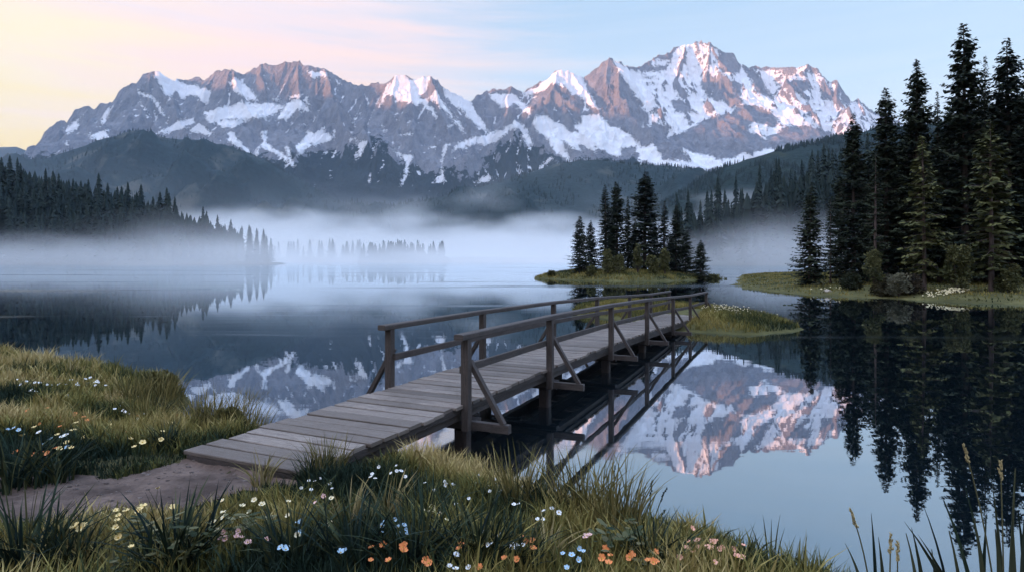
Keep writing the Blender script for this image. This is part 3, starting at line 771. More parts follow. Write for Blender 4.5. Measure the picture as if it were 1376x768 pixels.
put_shrub(1358,380,344,44,44,h_rbank,'broad pointed green shrub at the right end of the shore',M_SHRUB,25,.8,GS)
put_shrub(1145,384,362,34,50,h_rbank,'low dark green shrub under the leftmost tall spruces',mat_foliage('dark_shrub',(.012,.018,.010),(.04,.045,.022)),26,0,GS)
put_shrub(1185,388,374,30,46.5,h_rbank,'small sprawling brown green shrub beside two pale stones',mat_foliage('drab_shrub',(.025,.022,.012),(.08,.07,.035)),27,0,GS)
GI2 = 'shrubs under the island spruces'
for i, (px, base, top, w, lab) in enumerate([
    (817,362,325,20,'olive bush under the pair of tall island spruces'),(831,364,338,20,'low olive bush right of the olive bush on the island'),
    (857,362,318,16,'upright olive bush left of the tallest island trunk'),(878,362,336,24,'rounded olive bush right of the tallest island trunk'),
    (893,362,322,16,'olive bush under the right hand island spruces'),(795,366,352,16,'small bush at the left end of the island trees'),
    (741,376,370,10,'tiny bush at the far left tip of the island'),(960,370,363,30,'low scrub trailing down the right end of the island')]):
    put_shrub(px, base, top, w, 84 if i < 6 else 90, h_island, lab, M_SHRUB, 40+i, .3, GI2, .3, 1100)

put_shrub(214,556,520,66,11.7,bank_h,'dark bush on the edge of the left bluff above the water',mat_foliage('bluff_bush',(.05,.052,.02),(.16,.14,.05)),51,.2,None,.05,5200)
put_shrub(306,590,552,58,8.8,bank_h,'rounded olive bush on the shore just left of the deck',mat_foliage('shore_bush',(.05,.052,.02),(.18,.155,.055)),52,.3,None,.05,5200)
# pale stones on the shore
def stone(px, py, r, lab, seed, hf=h_rbank, Y=44.):
    g = np.random.default_rng(seed)
    import bmesh
    bm = bmesh.new(); bmesh.ops.create_icosphere(bm, subdivisions=3, radius=1)
    for v in bm.verts:
        k = 1+.25*float(perlin(np.array([v.co.x*1.3+seed]), np.array([v.co.y*1.3+v.co.z*1.7]))[0])*2
        v.co = Vector((v.co.x*r*1.4*k, v.co.y*r*k, max(-.35, v.co.z)*r*.8*k))
    me = bpy.data.meshes.new('stone'); bm.to_mesh(me); bm.free()
    X = (px-HX)/F*Y; o = link('stone', me, M_STONE); o.location = (X, Y, float(hf(np.array([X]), np.array([Y]))[0])+r*.1)
    tag(o, lab, 'stone', 'pale stones on the right shore')
M_STONE = mat_ground('pale_stone', (.40,.36,.31), (.55,.48,.40), (.25,.22,.2), 3)
stone(1160,384,.32,'upright pale stone on the grass of the right shore',1,Y=45.0)
stone(1187,390,.26,'low pale triangular stone right of the upright pale stone',2,Y=44.2)
stone(1112,382,.22,'small whitish stone near the left end of the right shore',3,Y=50.0)

# far trees: three low detail kinds with a trunk and a ragged crown in one mesh each
def simple_conifer(seed, h, r):
    g = np.random.default_rng(seed); quads = []; tint = []
    z = .05*h
    while z < h*.98:
        t = z/h; R = r*(1-t)**.85*g.uniform(.75, 1.2); nb = 7
        a = g.uniform(0, 6.28)+np.arange(nb)*2*np.pi/nb+g.uniform(-.3, .3, nb)
        L = R*g.uniform(.6, 1.2, nb)+.15
        dh = np.stack([np.cos(a), np.sin(a), 0*a], 1); sd_ = np.stack([-np.sin(a), np.cos(a), 0*a], 1)
        c = np.array([0, 0, z+.05*h])+0*dh; e = np.array([0, 0, z-.02*h])+dh*L[:, None]+np.outer(g.uniform(-.02, .02, nb)*h, [0,0,1])
        m = (c+e)/2+[0, 0, -.01*h]; w = (L*.42)[:, None]
        quads.append(np.stack([c, m+sd_*w, e, m-sd_*w], 1)); tint.append(np.repeat(g.uniform(0, .9, nb), 4))
        z += h*.045
    Q = np.concatenate(quads); V = Q.reshape(-1, 3); tv, tf = tube([(0,0,-1), (0,0,h*.5), (0,0,h)], [.014*h, .008*h, .05], 5)
    Fq = np.arange(len(V)).reshape(-1, 4)
    return mesh_np('distant_spruce', np.concatenate([V, tv]), [Fq, tf+len(V)], {'tint': np.concatenate([np.concatenate(tint), np.zeros(len(tv))])})
SIMPLE = [simple_conifer(s, 16, r) for s, r in ((1, 2.9), (2, 2.4), (3, 2.0), (4, 3.3))]
def scatter_trees(n, xr, yr, hf, hr, label, group, seed, cond, mind=4.0, hx=None, wide=1.0):
    g = np.random.default_rng(seed); placed = []; tries = 0
    while len(placed) < n and tries < n*60:
        tries += 1; x = g.uniform(*xr); y = g.uniform(*yr)
        if not cond(x, y): continue
        if any((x-a)**2+(y-b)**2 < mind*mind for a, b in placed): continue
        placed.append((x, y))
    P = np.array(placed); Z = hf(P[:, 0], P[:, 1])
    for (x, y), z in zip(placed, Z):
        o = link('distant_spruce', SIMPLE[g.integers(0, 4)], M_FAR); s = g.uniform(*hr)/16*(hx(x) if hx else 1)
        o.location = (x, y, z-.4); o.scale = (s*wide, s*wide, s*g.uniform(.9, 1.15)); o.rotation_euler = (0, 0, g.uniform(0, 6.28))
        tag(o, label, 'spruce tree', group)
def in_poly(P, m):
    return lambda x, y: float(poly_sd(np.array([x]), np.array([y]), P)[0]) > m
scatter_trees(200, (-345, -138), (344, 415), h_wf, (19, 32), 'dark spruce in the misty wood on the left shore', 'spruces of the misty wood on the left shore', 5,
              lambda x, y: float(poly_sd(np.array([x]), np.array([y]), WF)[0]) > 5 and x > -.82*y-6 and (x < -165 or random.random() < .35), 3.4, hx=lambda x: float(np.interp(x, [-230, -138], [1, .55])), wide=1.3)
forest_mass('left_wood', h_wf, (-430, -178), (350, 480), 1300, 12, 24, 'rest of the dense dark wood on the left shore', 31, lambda x, y: poly_sd(x, y, WF) > 6)
forest_mass('right_wood', h_ef, (90, 330), (325, 430), 800, 16, 30, 'rest of the dense dark wood behind the right shore', 32, lambda x, y: poly_sd(x, y, EF) > 8)
for px, top, Y, lab in ((345,306,352,'second last spruce at the tip of the left wood, standing slightly apart'),(358,316,351,'last spruce at the tip of the left wood, standing alone over the water')):
    o = link('distant_spruce', SIMPLE[2], M_FAR); X, Z = at(px, top, Y); o.location = (X, Y, -.3); s = (Z+.3)/16; o.scale = (s*1.5, s*1.5, s)
    tag(o, lab, 'spruce tree', 'spruces of the misty wood on the left shore')
scatter_trees(90, (82, 205), (300, 375), h_ef, (22, 38), 'dark spruce in the misty wood behind the right shore', 'spruces of the misty wood behind the right shore', 6,
              lambda x, y: float(poly_sd(np.array([x]), np.array([y]), EF)[0]) > 3 and x < .62*y, 3.8)
scatter_trees(60, (-146, -66), (604, 632), h_wp, (7, 15), 'faint spruce on the wooded point half lost in mist', 'faint spruces on the wooded point', 8,
              lambda x, y: float(poly_sd(np.array([x]), np.array([y]), WP)[0]) > 1.5, 1.8, wide=2.1)
scatter_trees(22, (-300, -185), (738, 775), h_fs, (16, 24), 'very faint spruce on the far shore left of the wooded point', 'very faint spruces on the far shore', 9, lambda x, y: True, 3.0, wide=1.7)

# ================================================================== FOOTBRIDGE
def mat_wood(name, a, b_, gap=(.02,.018,.018)):
    m, nt = new_mat(name); b = NB(nt)
    uv = b.n('ShaderNodeUVMap').outputs[0]
    t = b.attr('tint')
    g1 = b.noise(3.0, 6, .65, vec=b.mapping(uv, (1.0, 14, 1)))
    g2 = b.noise(14.0, 4, .6, vec=b.mapping(uv, (1.2, 16, 1)))
    bl = b.noise(1.6, 4, .6, vec=b.coord())
    c = b.mix(b.mr(g1, .30, .70), a, b_)
    c = b.mix(b.mr(g2, .53, .68, 0, .85), c, tuple(v*.35 for v in a))
    c = b.mix(b.math('MULTIPLY', t, .75), c, tuple(v*.55 for v in a))
    c = b.mix(b.mr(bl, .50, .70, 0, .5), c, tuple(v*.6 for v in a))
    b.out(b.pbr(c, b.mr(g1, .2, .8, .62, .9), b.bump(b.math('ADD', g1, g2), .7, .012), spec=.35)); return m
M_PLANK = mat_wood('weathered_plank', (.135,.108,.092), (.37,.315,.275))
M_BEAM = mat_wood('dark_weathered_beam', (.042,.034,.031), (.125,.103,.094))
M_PILE = mat_wood('wet_pile_wood', (.030,.024,.024), (.085,.062,.054))

class Beams:
    def __init__(s): s.V = []; s.F = []; s.UV = []; s.T = []
    def beam(s, p0, p1, w, h, up=(0,0,1), tint=None, bev=.006, jit=0.0):
        """a squared timber from p0 to p1, w across, h along 'up', with chamfered long edges"""
        p0 = np.array(p0, float); p1 = np.array(p1, float); d = p1-p0; L = np.linalg.norm(d); d /= L
        up = np.array(up, float); sx = np.cross(d, up); sx /= np.linalg.norm(sx); uz = np.cross(sx, d)
        a, c = w/2, h/2; e = min(bev, a*.5, c*.5)
        prof = [(-a+e,-c),(a-e,-c),(a,-c+e),(a,c-e),(a-e,c),(-a+e,c),(-a,c-e),(-a,-c+e)]
        n0 = len(s.V); n = 8; off = random.uniform(0, 50)
        for k, p in enumerate((p0, p1)):
            for x, z in prof: s.V.append(p+sx*x*(1+random.uniform(-jit, jit))+uz*z)
        per = [0]
        for i in range(n): per.append(per[-1]+math.hypot(prof[(i+1) % n][0]-prof[i][0], prof[(i+1) % n][1]-prof[i][1]))
        tt = random.random() if tint is None else tint
        s.T += [tt]*16
        for i in range(n):
            j = (i+1) % n
            s.F.append((n0+i, n0+j, n0+n+j, n0+n+i)); s.UV += [(off, per[i]+off), (off, per[i+1]+off), (off+L, per[i+1]+off), (off+L, per[i]+off)]
        s.F.append(tuple(n0+i for i in reversed(range(n)))); s.UV += [(off+prof[i][0]*.1, off+prof[i][1]) for i in reversed(range(n))]
        s.F.append(tuple(n0+n+i for i in range(n))); s.UV += [(off+prof[i][0]*.1, off+prof[i][1]) for i in range(n)]
        return s
    def build(s, name, mat, parent):
        me = bpy.data.meshes.new(name); me.from_pydata([tuple(v) for v in s.V], [], s.F)
        uvl = me.uv_layers.new(name='UVMap'); uvl.data.foreach_set('uv', np.array(s.UV, dtype=np.float32).ravel())
        a = me.attributes.new('tint', 'FLOAT', 'POINT'); a.data.foreach_set('value', np.array(s.T, dtype=np.float32))
        me.update(); return link(name, me, mat, parent)

WID = 1.56; FR = np.array([-2.04, 6.02])     # front near corner of the deck
def zdeck(Y):
    return float(np.interp(Y, [5, 9, 12, 15.4, 19, 22.5, 26, 30.5], [.775, .77, .765, .715, .62, .48, .34, .26]))
def bp(s, q):
    """s metres along the bridge from its near end, q metres in from the front edge"""
    p = FR + BD*s - BN*q; return p
LEN = 26.6
def build_bridge():
    root = empty('footbridge', (0, 0, 0)); tag(root, 'long weathered wooden footbridge with handrails crossing the water to the islet', 'footbridge')
    P3 = lambda s, q, dz=0: (lambda p: (p[0], p[1], zdeck(FR[1]+BD[1]*s)+dz))(bp(s, q))
    # deck
    B = Beams(); s = .0; i = 0; rnd = random.Random(5)
    while s < LEN-.1:
        w = rnd.uniform(.225, .30); sm = s+w/2
        j0, j1 = rnd.uniform(-.035, .035), rnd.uniform(-.035, .035)
        dz = rnd.uniform(-.005, .005)
        a = np.array(P3(sm+rnd.uniform(-.006,.006), -.03+j0, -.022+dz)); c = np.array(P3(sm+rnd.uniform(-.006,.006), WID+.03+j1, -.022+dz+rnd.uniform(-.006,.006)))
        sl = (zdeck(FR[1]+BD[1]*(sm+.1))-zdeck(FR[1]+BD[1]*(sm-.1)))/.2
        B.beam(a, c, w-.034, .044, up=(-sl*BD[0], -sl*BD[1], 1), bev=.007); s += w; i += 1
    B.build('deck', M_PLANK, root)
    # long stringers under the plank ends and a wider fascia timber below them
    for q, nm in ((.10, 'stringer'), (WID-.10, 'stringer'), (WID/2, 'stringer')):
        B = Beams(); ss = np.linspace(.08, LEN-.15, 9)
        for a, c in zip(ss, ss[1:]): B.beam(P3(a, q, -.045-.10), P3(c+.01, q, -.045-.10), .12, .20, tint=.4)
        B.build(nm, M_BEAM, root)
    for q in (.015, WID-.015):
        B = Beams(); ss = np.linspace(.05, LEN-.1, 9)
        for a, c in zip(ss, ss[1:]): B.beam(P3(a, q, -.044-.045), P3(c+.006, q, -.044-.045), .05, .085, tint=.7)
        B.build('edge_board', M_BEAM, root)
    B = Beams(); B.beam(P3(.045, .0, -.10), P3(.045, WID, -.10), .05, .11, tint=.6); B.build('end_board', M_BEAM, root)
    SF = [3.15, 6.33, 10.36, 14.16, 18.2, 21.83, 26.3]
    SB = [3.72, 6.9, 10.9, 14.7, 18.75, 22.3, 26.2]
    RAIL = .96; OUT = .62
    ups = []
    for k, (sf, sb) in enumerate(zip(SF, SB)):
        for sgn, st, q in ((-1, sf, -.075), (1, sb, WID+.075)):
            px_, py_, zz = P3(st, q)
            Beams().beam((px_, py_, zz-.36), (px_, py_, zz+RAIL-.040), .115, .115, up=(BD[0], BD[1], 0), tint=.2).build('post', M_BEAM, root)
            # outrigger under the deck, reaching out past the post
            lo = zz-.245-.06
            ox, oy, _ = P3(st, q+sgn*OUT); ix, iy, _ = P3(st, WID/2 - sgn*.0)
            sh = .11
            a = np.array(P3(st+sh, q+sgn*OUT))*[1,1,0]+[0,0,lo]; c = np.array(P3(st+sh, WID/2-sgn*-.04))*[1,1,0]+[0,0,lo]
            Beams().beam(a, c, .10, .12, tint=.3).build('outrigger', M_BEAM, root)
            t0 = np.array(P3(st+.105, q, 0)); t0[2] = zz+RAIL*.62; t1 = np.array(P3(st+.105, q+sgn*(OUT-.09))); t1[2] = lo+.055
            Beams().beam(t0, t1, .07, .085, up=(BD[0], BD[1], 0), tint=.3).build('brace', M_BEAM, root)
    # piles: a pair with a cap beam under each pair of posts
    for k, sf in enumerate(SF[:-1]):
        zz = P3(sf, 0)[2]-.245-.12-.003
        cap0 = np.array(P3(sf+.28, -.12)); cap1 = np.array(P3(sf+.28, WID+.12)); cap0[2] = cap1[2] = P3(sf+.28, 0)[2]-.245-.09
        Beams().beam(cap0, cap1, .16, .17, tint=.5).build('cap_beam', M_PILE, root)
        for q in (.14, WID-.14):
            x, y, _ = P3(sf+.28, q); Beams().beam((x, y, -2.2), (x, y, cap0[2]-.09), .20, .20, up=(BD[0], BD[1], 0), tint=.2, bev=.03).build('pile', M_PILE, root)
    # handrails and middle rails
    for q, st, sgn in ((-.075, SF, -1), (WID+.075, SB, 1)):
        B = Beams(); ss = [st[0]-.22]+st[1:-1]+[st[-1]+.18]
        for a, c in zip(ss, ss[1:]): B.beam(P3(a, q, RAIL), P3(c+.004, q, RAIL), .145, .082, tint=.1, bev=.012)
        B.build('handrail', M_BEAM, root)
        B = Beams(); ss = [st[0]]+st[1:-1]+[st[-1]]
        for a, c in zip(ss, ss[1:]): B.beam(P3(a, q-sgn*.085, RAIL*.50), P3(c+.004, q-sgn*.085, RAIL*.50), .05, .105, tint=.2)
        B.build('middle_rail', M_BEAM, root)
build_bridge()

# ================================================================== GRASS AND FLOWERS
def mat_blade(name, stops):
    m, nt = new_mat(name); b = NB(nt)
    nd = b.n('ShaderNodeValToRGB'); nt.links.new(b.attr('tint'), nd.inputs[0]); cr = nd.color_ramp
    while len(cr.elements) > 1: cr.elements.remove(cr.elements[-1])
    cr.elements[0].position = stops[0][0]; cr.elements[0].color = stops[0][1]+(1,)
    for p, c in stops[1:]:
        e = cr.elements.new(p); e.color = c+(1,)
    p = b.n('ShaderNodeBsdfPrincipled'); nt.links.new(nd.outputs[0], p.inputs['Base Color'])
    p.inputs['Roughness'].default_value = .75; p.inputs['Specular IOR Level'].default_value = .12
    b.out(p.outputs[0]); return m
M_GRASS = mat_blade('meadow_grass', [(0, (.012,.024,.016)), (.25, (.040,.054,.022)), (.5, (.160,.148,.044)), (.8, (.29,.235,.080)), (1, (.42,.33,.15))])
M_DARKB = mat_blade('dark_sedge', [(0, (.008,.018,.018)), (.6, (.022,.038,.022)), (1, (.075,.078,.032))])
M_PALEB = mat_blade('straw_grass', [(0, (.10,.09,.035)), (.6, (.24,.20,.09)), (1, (.36,.29,.15))])
M_REED = mat_blade('reed_green', [(0, (.025,.035,.025)), (.6, (.075,.080,.042)), (1, (.17,.145,.075))])

def blades(name, X, Y, Z, Hh, W, g, tint, lean=.35, seg=3, curve=1.0, dirs=None):
    n = len(X); a = g.uniform(0, 2*np.pi, n) if dirs is None else dirs
    ln = lean*g.uniform(.15, 1.6, n)
    b_ = g.uniform(0, np.pi, n)
    wx, wy = np.cos(b_), np.sin(b_)
    rows = []
    for k in range(seg):
        t = k/seg; off = ln*Hh*t**(1+curve); w = W*(1-t**1.6*.75)
        cx = X+np.cos(a)*off; cy = Y+np.sin(a)*off; cz = Z+Hh*t*(1-.25*ln*t)
        rows.append(np.stack([cx-wx*w, cy-wy*w, cz], 1)); rows.append(np.stack([cx+wx*w, cy+wy*w, cz], 1))
    off = ln*Hh; rows.append(np.stack([X+np.cos(a)*off, Y+np.sin(a)*off, Z+Hh*(1-.25*ln)], 1))
    V = np.stack(rows, 1); nv = V.shape[1]; base = (np.arange(n)*nv)[:, None]
    quads = [np.concatenate([base+2*k, base+2*k+1, base+2*k+3, base+2*k+2], 1) for k in range(seg-1)]
    tri = np.concatenate([base+2*seg-2, base+2*seg-1, base+2*seg], 1)
    tt = np.repeat(tint, nv)
    return mesh_np(name, V.reshape(-1, 3), [np.concatenate(quads), tri] if quads else [tri], {'tint': tt})

def bridge_sq(X, Y):
    dx, dy = X-FR[0], Y-FR[1]; return dx*BD[0]+dy*BD[1], -(dx*BN[0]+dy*BN[1])
def on_land(X, Y, m=.06):
    s, q = bridge_sq(X, Y)
    under = (s > -.12) & (q > -.06) & (q < WID+.06)
    return (bank_h(X, Y) > m) & (path_info(X, Y) > .10*fbm(np.asarray(X)/.13, np.asarray(Y)/.13, 2)-.06) & ~under
def build_grass():
    g = np.random.default_rng(21)
    def patch(n, xr, yr, hmin, hmax, w, power=1.0):
        y = yr[0]+(yr[1]-yr[0])*g.random(n)**power; x = g.uniform(*xr, n)
        vis = np.abs(x) < .83*y+.6; x, y = x[vis], y[vis]
        k = on_land(x, y) ; x, y = x[k], y[k]
        # clumpy: thin out and vary height with noise
        nz = fbm(x/.7, y/.7, 4); big = fbm(x/2.6+4, y/2.6, 3)
        k = g.random(len(x)) < np.clip(.72+nz*1.2, .2, 1); x, y, nz, big = x[k], y[k], nz[k], big[k]
        h = g.uniform(hmin, hmax, len(x))*(1+.9*np.clip(nz, -.5, .8))
        d = path_info(x, y); h *= .45+.55*sstep(0, .6, d)
        s_, q_ = bridge_sq(x, y); nb = (s_ > -.4) & (q_ > -.35) & (q_ < WID+.35); h = np.where(nb, np.minimum(h, .13), h)
        ti = np.clip(.50+big*1.5+nz*.5+g.normal(0, .12, len(x)), 0, 1)
        return x, y, h, w*g.uniform(.6, 1.3, len(x)), ti
    ps = [patch(90000, (-6, 4.5), (2.9, 7.0), .08, .26, .0055), patch(60000, (-8, 3), (5.5, 10), .10, .28, .007),
          patch(80000, (-17, -3), (7, 19), .10, .27, .010), patch(9000, (-17, -9), (13, 19), .2, .4, .010), patch(16000, (-8, 4.5), (2.9, 11), .12, .30, .011)]
    x, y, h, w, ti = [np.concatenate([p[i] for p in ps]) for i in range(5)]
    me = blades('grass', x, y, bank_h(x, y)-.01, h, w, g, ti, .45)
    o = link('grass', me, M_GRASS); tag(o, 'olive and straw coloured meadow grass on the near bank', 'grass', None, 'stuff')
    # short turf on islet, island, right shore
    for nm, hf, P, n, hr, w, lab in (('islet_grass', h_islet, ISLET, 30000, (.10,.32), .018, 'short olive grass on the islet'),
                           ('island_grass', h_island, ISLAND, 16000, (.15,.45), .05, 'short grass on the island'),
                           ('shore_grass', h_rbank, RBANK, 34000, (.08,.26), .035, 'short olive grass along the right shore')):
        Pn = np.array(P); lo, hi = Pn.min(0), np.minimum(Pn.max(0), [60, 110]); x = g.uniform(lo[0], hi[0], n); y = g.uniform(lo[1], hi[1], n)
        z = hf(x, y); s_, q_ = bridge_sq(x, y); k = (z > .06) & ~((q_ > -.1) & (q_ < WID+.1) & (s_ < LEN+.2)); x, y, z = x[k], y[k], z[k]
        me = blades(nm, x, y, z, g.uniform(*hr, len(x)), w*g.uniform(.6, 1.3, len(x)), g, np.clip(.50+.6*fbm(x/3, y/3, 3)+g.normal(0, .1, len(x)), 0, .8), .4, 2)
        o = link(nm, me, M_GRASS); tag(o, lab, 'grass', None, 'stuff')
build_grass()

def clump(seed, n, h, spread, w, lean, tint=(0, 1), seg=5, curve=1.0):
    g = np.random.default_rng(seed)
    a = g.uniform(0, 6.28, n); r = spread*g.random(n)**.7
    hh = h*g.uniform(.45, 1.08, n)
    return blades('clump', r*np.cos(a), r*np.sin(a), np.zeros(n)-.03, hh, w*g.uniform(.6, 1.25, n), g, g.uniform(*tint, n), lean, seg, curve, dirs=a+g.normal(0, .7, n))
def put_plant(name, me, mat, px, py, label, cat, group, s=1.0, hf=bank_h, loc=None):
    x, y, z = loc if loc else ground_at(px, py, hf)
    o = link(name, me, mat); o.location = (x, y, z); o.scale = (s, s, s); o.rotation_euler = (0, 0, random.uniform(0, 6.28))
    tag(o, label, cat, group); return o
DK = [clump(50+i, 120, .56, .20, .0105, .60) for i in range(3)]
GD = 'dark broad bladed sedge tufts'
for i, (px, py, s, lab) in enumerate([
    (22,655,1.25,'dark sedge tuft at the left edge beside the path'),(70,650,1.1,'dark sedge tuft left of the blue and orange flowers'),
    (225,605,.8,'dark sedge tuft left of the near end of the bridge'),(30,790,1.3,'dark tuft in the bottom left corner of the picture'),
    (95,800,.9,'thin dark tuft right of the bottom left corner one'),(235,775,1.2,'dark tuft at the bottom between the path and the yellow flowers'),
    (420,652,.8,'dark tuft against the near right corner of the deck'),(395,775,1.1,'dark tuft at the bottom under the pale cream flowers'),
    (480,790,1.1,'dark tuft at the bottom left of the orange flowers'),(560,800,1.15,'dark tuft at the bottom under the orange flowers'),
    (640,785,1.15,'arching dark tuft at the bottom centre'),(575,705,.9,'dark tuft among the pale yellow flowers in the middle of the bank'),
    (690,780,.9,'dark tuft right of the arching one at the bottom centre'),(735,700,1.0,'dark tuft on the shore below the bridge reflection'),
    (300,575,.9,'dark tuft on the shore left of the bridge'),(215,560,.9,'dark tuft on the edge of the left bluff'),
    (575,620,.6,'small dark tuft under the side of the bridge'),(60,545,.7,'dark tuft in the meadow on the left'),(880,790,.9,'dark tuft at the bottom near the salmon flowers')]):
    put_plant('sedge_tuft', DK[i % 3], M_DARKB, px, min(py, 767), lab, 'grass tuft', GD, s*.85)
PL = [clump(60+i, 34, .50, .10, .012, .45) for i in range(3)]
for i, (px, py, s, lab) in enumerate([
    (470,712,.85,'straw coloured tuft in the middle of the bank, the left of a pair'),(520,705,.95,'straw coloured tuft in the middle of the bank, the right of a pair'),
    (350,655,.85,'pale tuft beside the near corner of the deck and the path'),(735,760,.8,'straw coloured tuft near the bottom left of the salmon flowers'),
    (150,600,.6,'pale tuft in the left meadow above the path'),(595,640,.7,'pale tuft at the water below the first bridge post'),
    (95,505,.9,'tall pale grass tuft on the far left bank by the water'),(660,665,.6,'pale tuft right of the white flowers near the shore')]):
    put_plant('straw_tuft', PL[i % 3], M_PALEB, px, min(py, 767), lab, 'grass tuft', 'straw coloured grass tufts', s)
OL = [clump(70+i, 150, .72, .26, .0085, .38, (.2, 1)) for i in range(3)]
M_OLB = mat_blade('olive_tuft', [(0, (.04,.045,.02)), (.5, (.12,.108,.036)), (1, (.25,.20,.08))])
for i, (px, py, s, lab) in enumerate([
    (330,570,1.05,'bushy olive tuft on the shore left of the deck'),(275,585,.9,'olive tuft between the left bluff and the deck'),
    (365,575,.85,'spiky olive tuft touching the left side of the deck'),(785,705,1.0,'tall olive tuft at the water with dark seed heads beside it'),
    (830,715,.85,'olive tuft right of the tall one at the water'),(215,545,1.0,'dense olive tuft on top of the left bluff'),
    (640,640,.75,'olive tuft at the shore under the bridge'),(440,640,.6,'olive tuft beside the right edge of the deck'),
    (1010,745,.7,'olive tuft at the right end of the salmon flowers'),(1060,765,.9,'last olive tuft where the bank meets the water at the bottom'),
    (180,545,.9,'olive tuft behind the white flowers on the left bank'),(700,690,.9,'olive tuft beside the dark gap of the shore'),
    (60,480,1.0,'olive tuft at the far left by the mirrored wood')]):
    put_plant('olive_tuft', OL[i % 3], M_OLB, px, min(py, 767), lab, 'grass tuft', 'olive grass tufts along the shore', s*1.05)

for i, (X, Y, sc, lab) in enumerate([(-4.55,9.15,1.0,'tall olive tuft on the shore left of the deck, the outer one'),(-4.05,8.95,1.15,'tallest olive tuft beside the left edge of the deck'),
    (-3.62,8.75,.95,'olive tuft pressed against the left edge of the deck'),(-6.3,11.6,.95,'tall olive tuft at the tip of the left bluff'),(-4.9,8.5,.85,'olive tuft just behind the rounded shore bush')]):
    put_plant('olive_tuft', OL[i % 3], M_OLB, 0, 0, lab, 'grass tuft', 'olive grass tufts along the shore', sc, loc=(X, Y, max(0, float(bank_h(np.array([X]), np.array([Y]))[0]))))
# flowers: a stem and a blossom of petals round a centre
def mat_plain(name, c, rough=.6):
    m, nt = new_mat(name); b = NB(nt); nz = b.noise(60, 2, vec=b.coord())
    b.out(b.pbr(b.mix(b.mr(nz, .3, .7), tuple(v*.8 for v in c), c), rough, spec=.2)); return m
M_STEM = mat_plain('flower_stem', (.05,.07,.025)); M_CEN = mat_plain('flower_centre', (.55,.33,.05))
FC = {'white': mat_plain('white_petal', (.80,.82,.80)), 'cream': mat_plain('cream_petal', (.80,.70,.45)), 'orange': mat_plain('orange_petal', (.80,.28,.10)),
      'salmon': mat_plain('salmon_petal', (.82,.42,.30)), 'blue': mat_plain('pale_blue_petal', (.40,.58,.72)), 'pink': mat_plain('pink_petal', (.80,.50,.46)), 'yellow': mat_plain('yellow_petal', (.80,.62,.28))}
def flower_proto(kind, petals, R, cup, seed):
    g = np.random.default_rng(seed); H = 1.0
    v, f = tube([(0,0,-.05), (.01,.01,.5), (0,0,1)], [.0022, .0018, .0014], 5)
    # stem height is unit; blossom sits at its tip
    stem = mesh_np('stem', v*[1,1,1], [f], smooth=True)
    Vs = []; Fs = []; o = 0
    for i in range(petals):
        a = 2*np.pi*i/petals+g.uniform(-.15, .15); r = R*g.uniform(.85, 1.12)
        d = np.array([math.cos(a), math.sin(a), 0]); s = np.array([-math.sin(a), math.cos(a), 0]); w = R*2.3/petals*1.9
        P = [(0,0,0)]; rows = [(.3,.60),(.65,1.0),(.92,.85)]
        pts = [np.zeros(3)]
        for t, ww in rows:
            z = cup*R*(t**1.5)+g.uniform(-.02, .02)*R
            pts += [d*r*t-s*w*ww/2+[0,0,z], d*r*t+s*w*ww/2+[0,0,z]]
        pts.append(d*r*1.02+[0,0,cup*R*.95]); Vs += pts
        Fs += [(o, o+1, o+2)]; quad = [(o+1,o+3,o+4,o+2),(o+3,o+5,o+6,o+4)]; Fs += quad; Fs.append((o+5,o+7,o+6)); o += 8
    me = bpy.data.meshes.new('blossom'); me.from_pydata([tuple(p) for p in Vs], [], Fs); me.materials.append(FC[kind])
    import bmesh
    bm = bmesh.new(); bmesh.ops.create_icosphere(bm, subdivisions=2, radius=R*.26); 
    for v_ in bm.verts: v_.co.z = v_.co.z*.6+R*.06
    cm = bpy.data.meshes.new('centre'); bm.to_mesh(cm); bm.free(); cm.materials.append(M_CEN)
    return stem, me, cm
FP = {k: [flower_proto(k, n, R, c, 5+j) for j, (n, c) in enumerate(((5, .35), (6, .6)) if k not in ('white',) else ((8, .15), (7, .3)))] for k, n, R in
      (('white', 8, .020), ('cream', 5, .026), ('orange', 5, .024), ('salmon', 6, .026), ('blue', 5, .022), ('pink', 5, .024), ('yellow', 6, .028))}
fr = random.Random(77)
def flower(kind, px, py, label, group, hgt=.16, size=1.0):
    # head seen at px,py: find the ground a little further down the picture
    for k in range(40):
        x, y, z = ground_at(px, py+k*4)
        if CAMZ-(py-HY)/F*y-z >= hgt*.8: break
    y2 = y; x2 = (px-HX)/F*y2; zh = CAMZ-(py-HY)/F*y2; H = zh-z
    if H < .05: H = .05
    st, bl, ce = fr.choice(FP[kind])
    root = empty('wildflower', (x2, y2, z), fr.uniform(0, 6.28))
    tag(root, label, 'flower', group)
    s = link('stem', st, M_STEM, root); s.scale = (1, 1, H)
    b = link('blossom', bl, None, root); b.location = (0, 0, H); b.scale = (size,)*3
    b.rotation_euler = (fr.uniform(-.1, .9), fr.uniform(-.4, .4), -root.rotation_euler.z + fr.uniform(-.5, .5))
    c = link('centre', ce, None, b)
def fl(kind, pts, label, group, hgt=.16, size=1.0):
    for p in pts: flower(kind, p[0], p[1], label, group, hgt, size*fr.uniform(.8, 1.15))
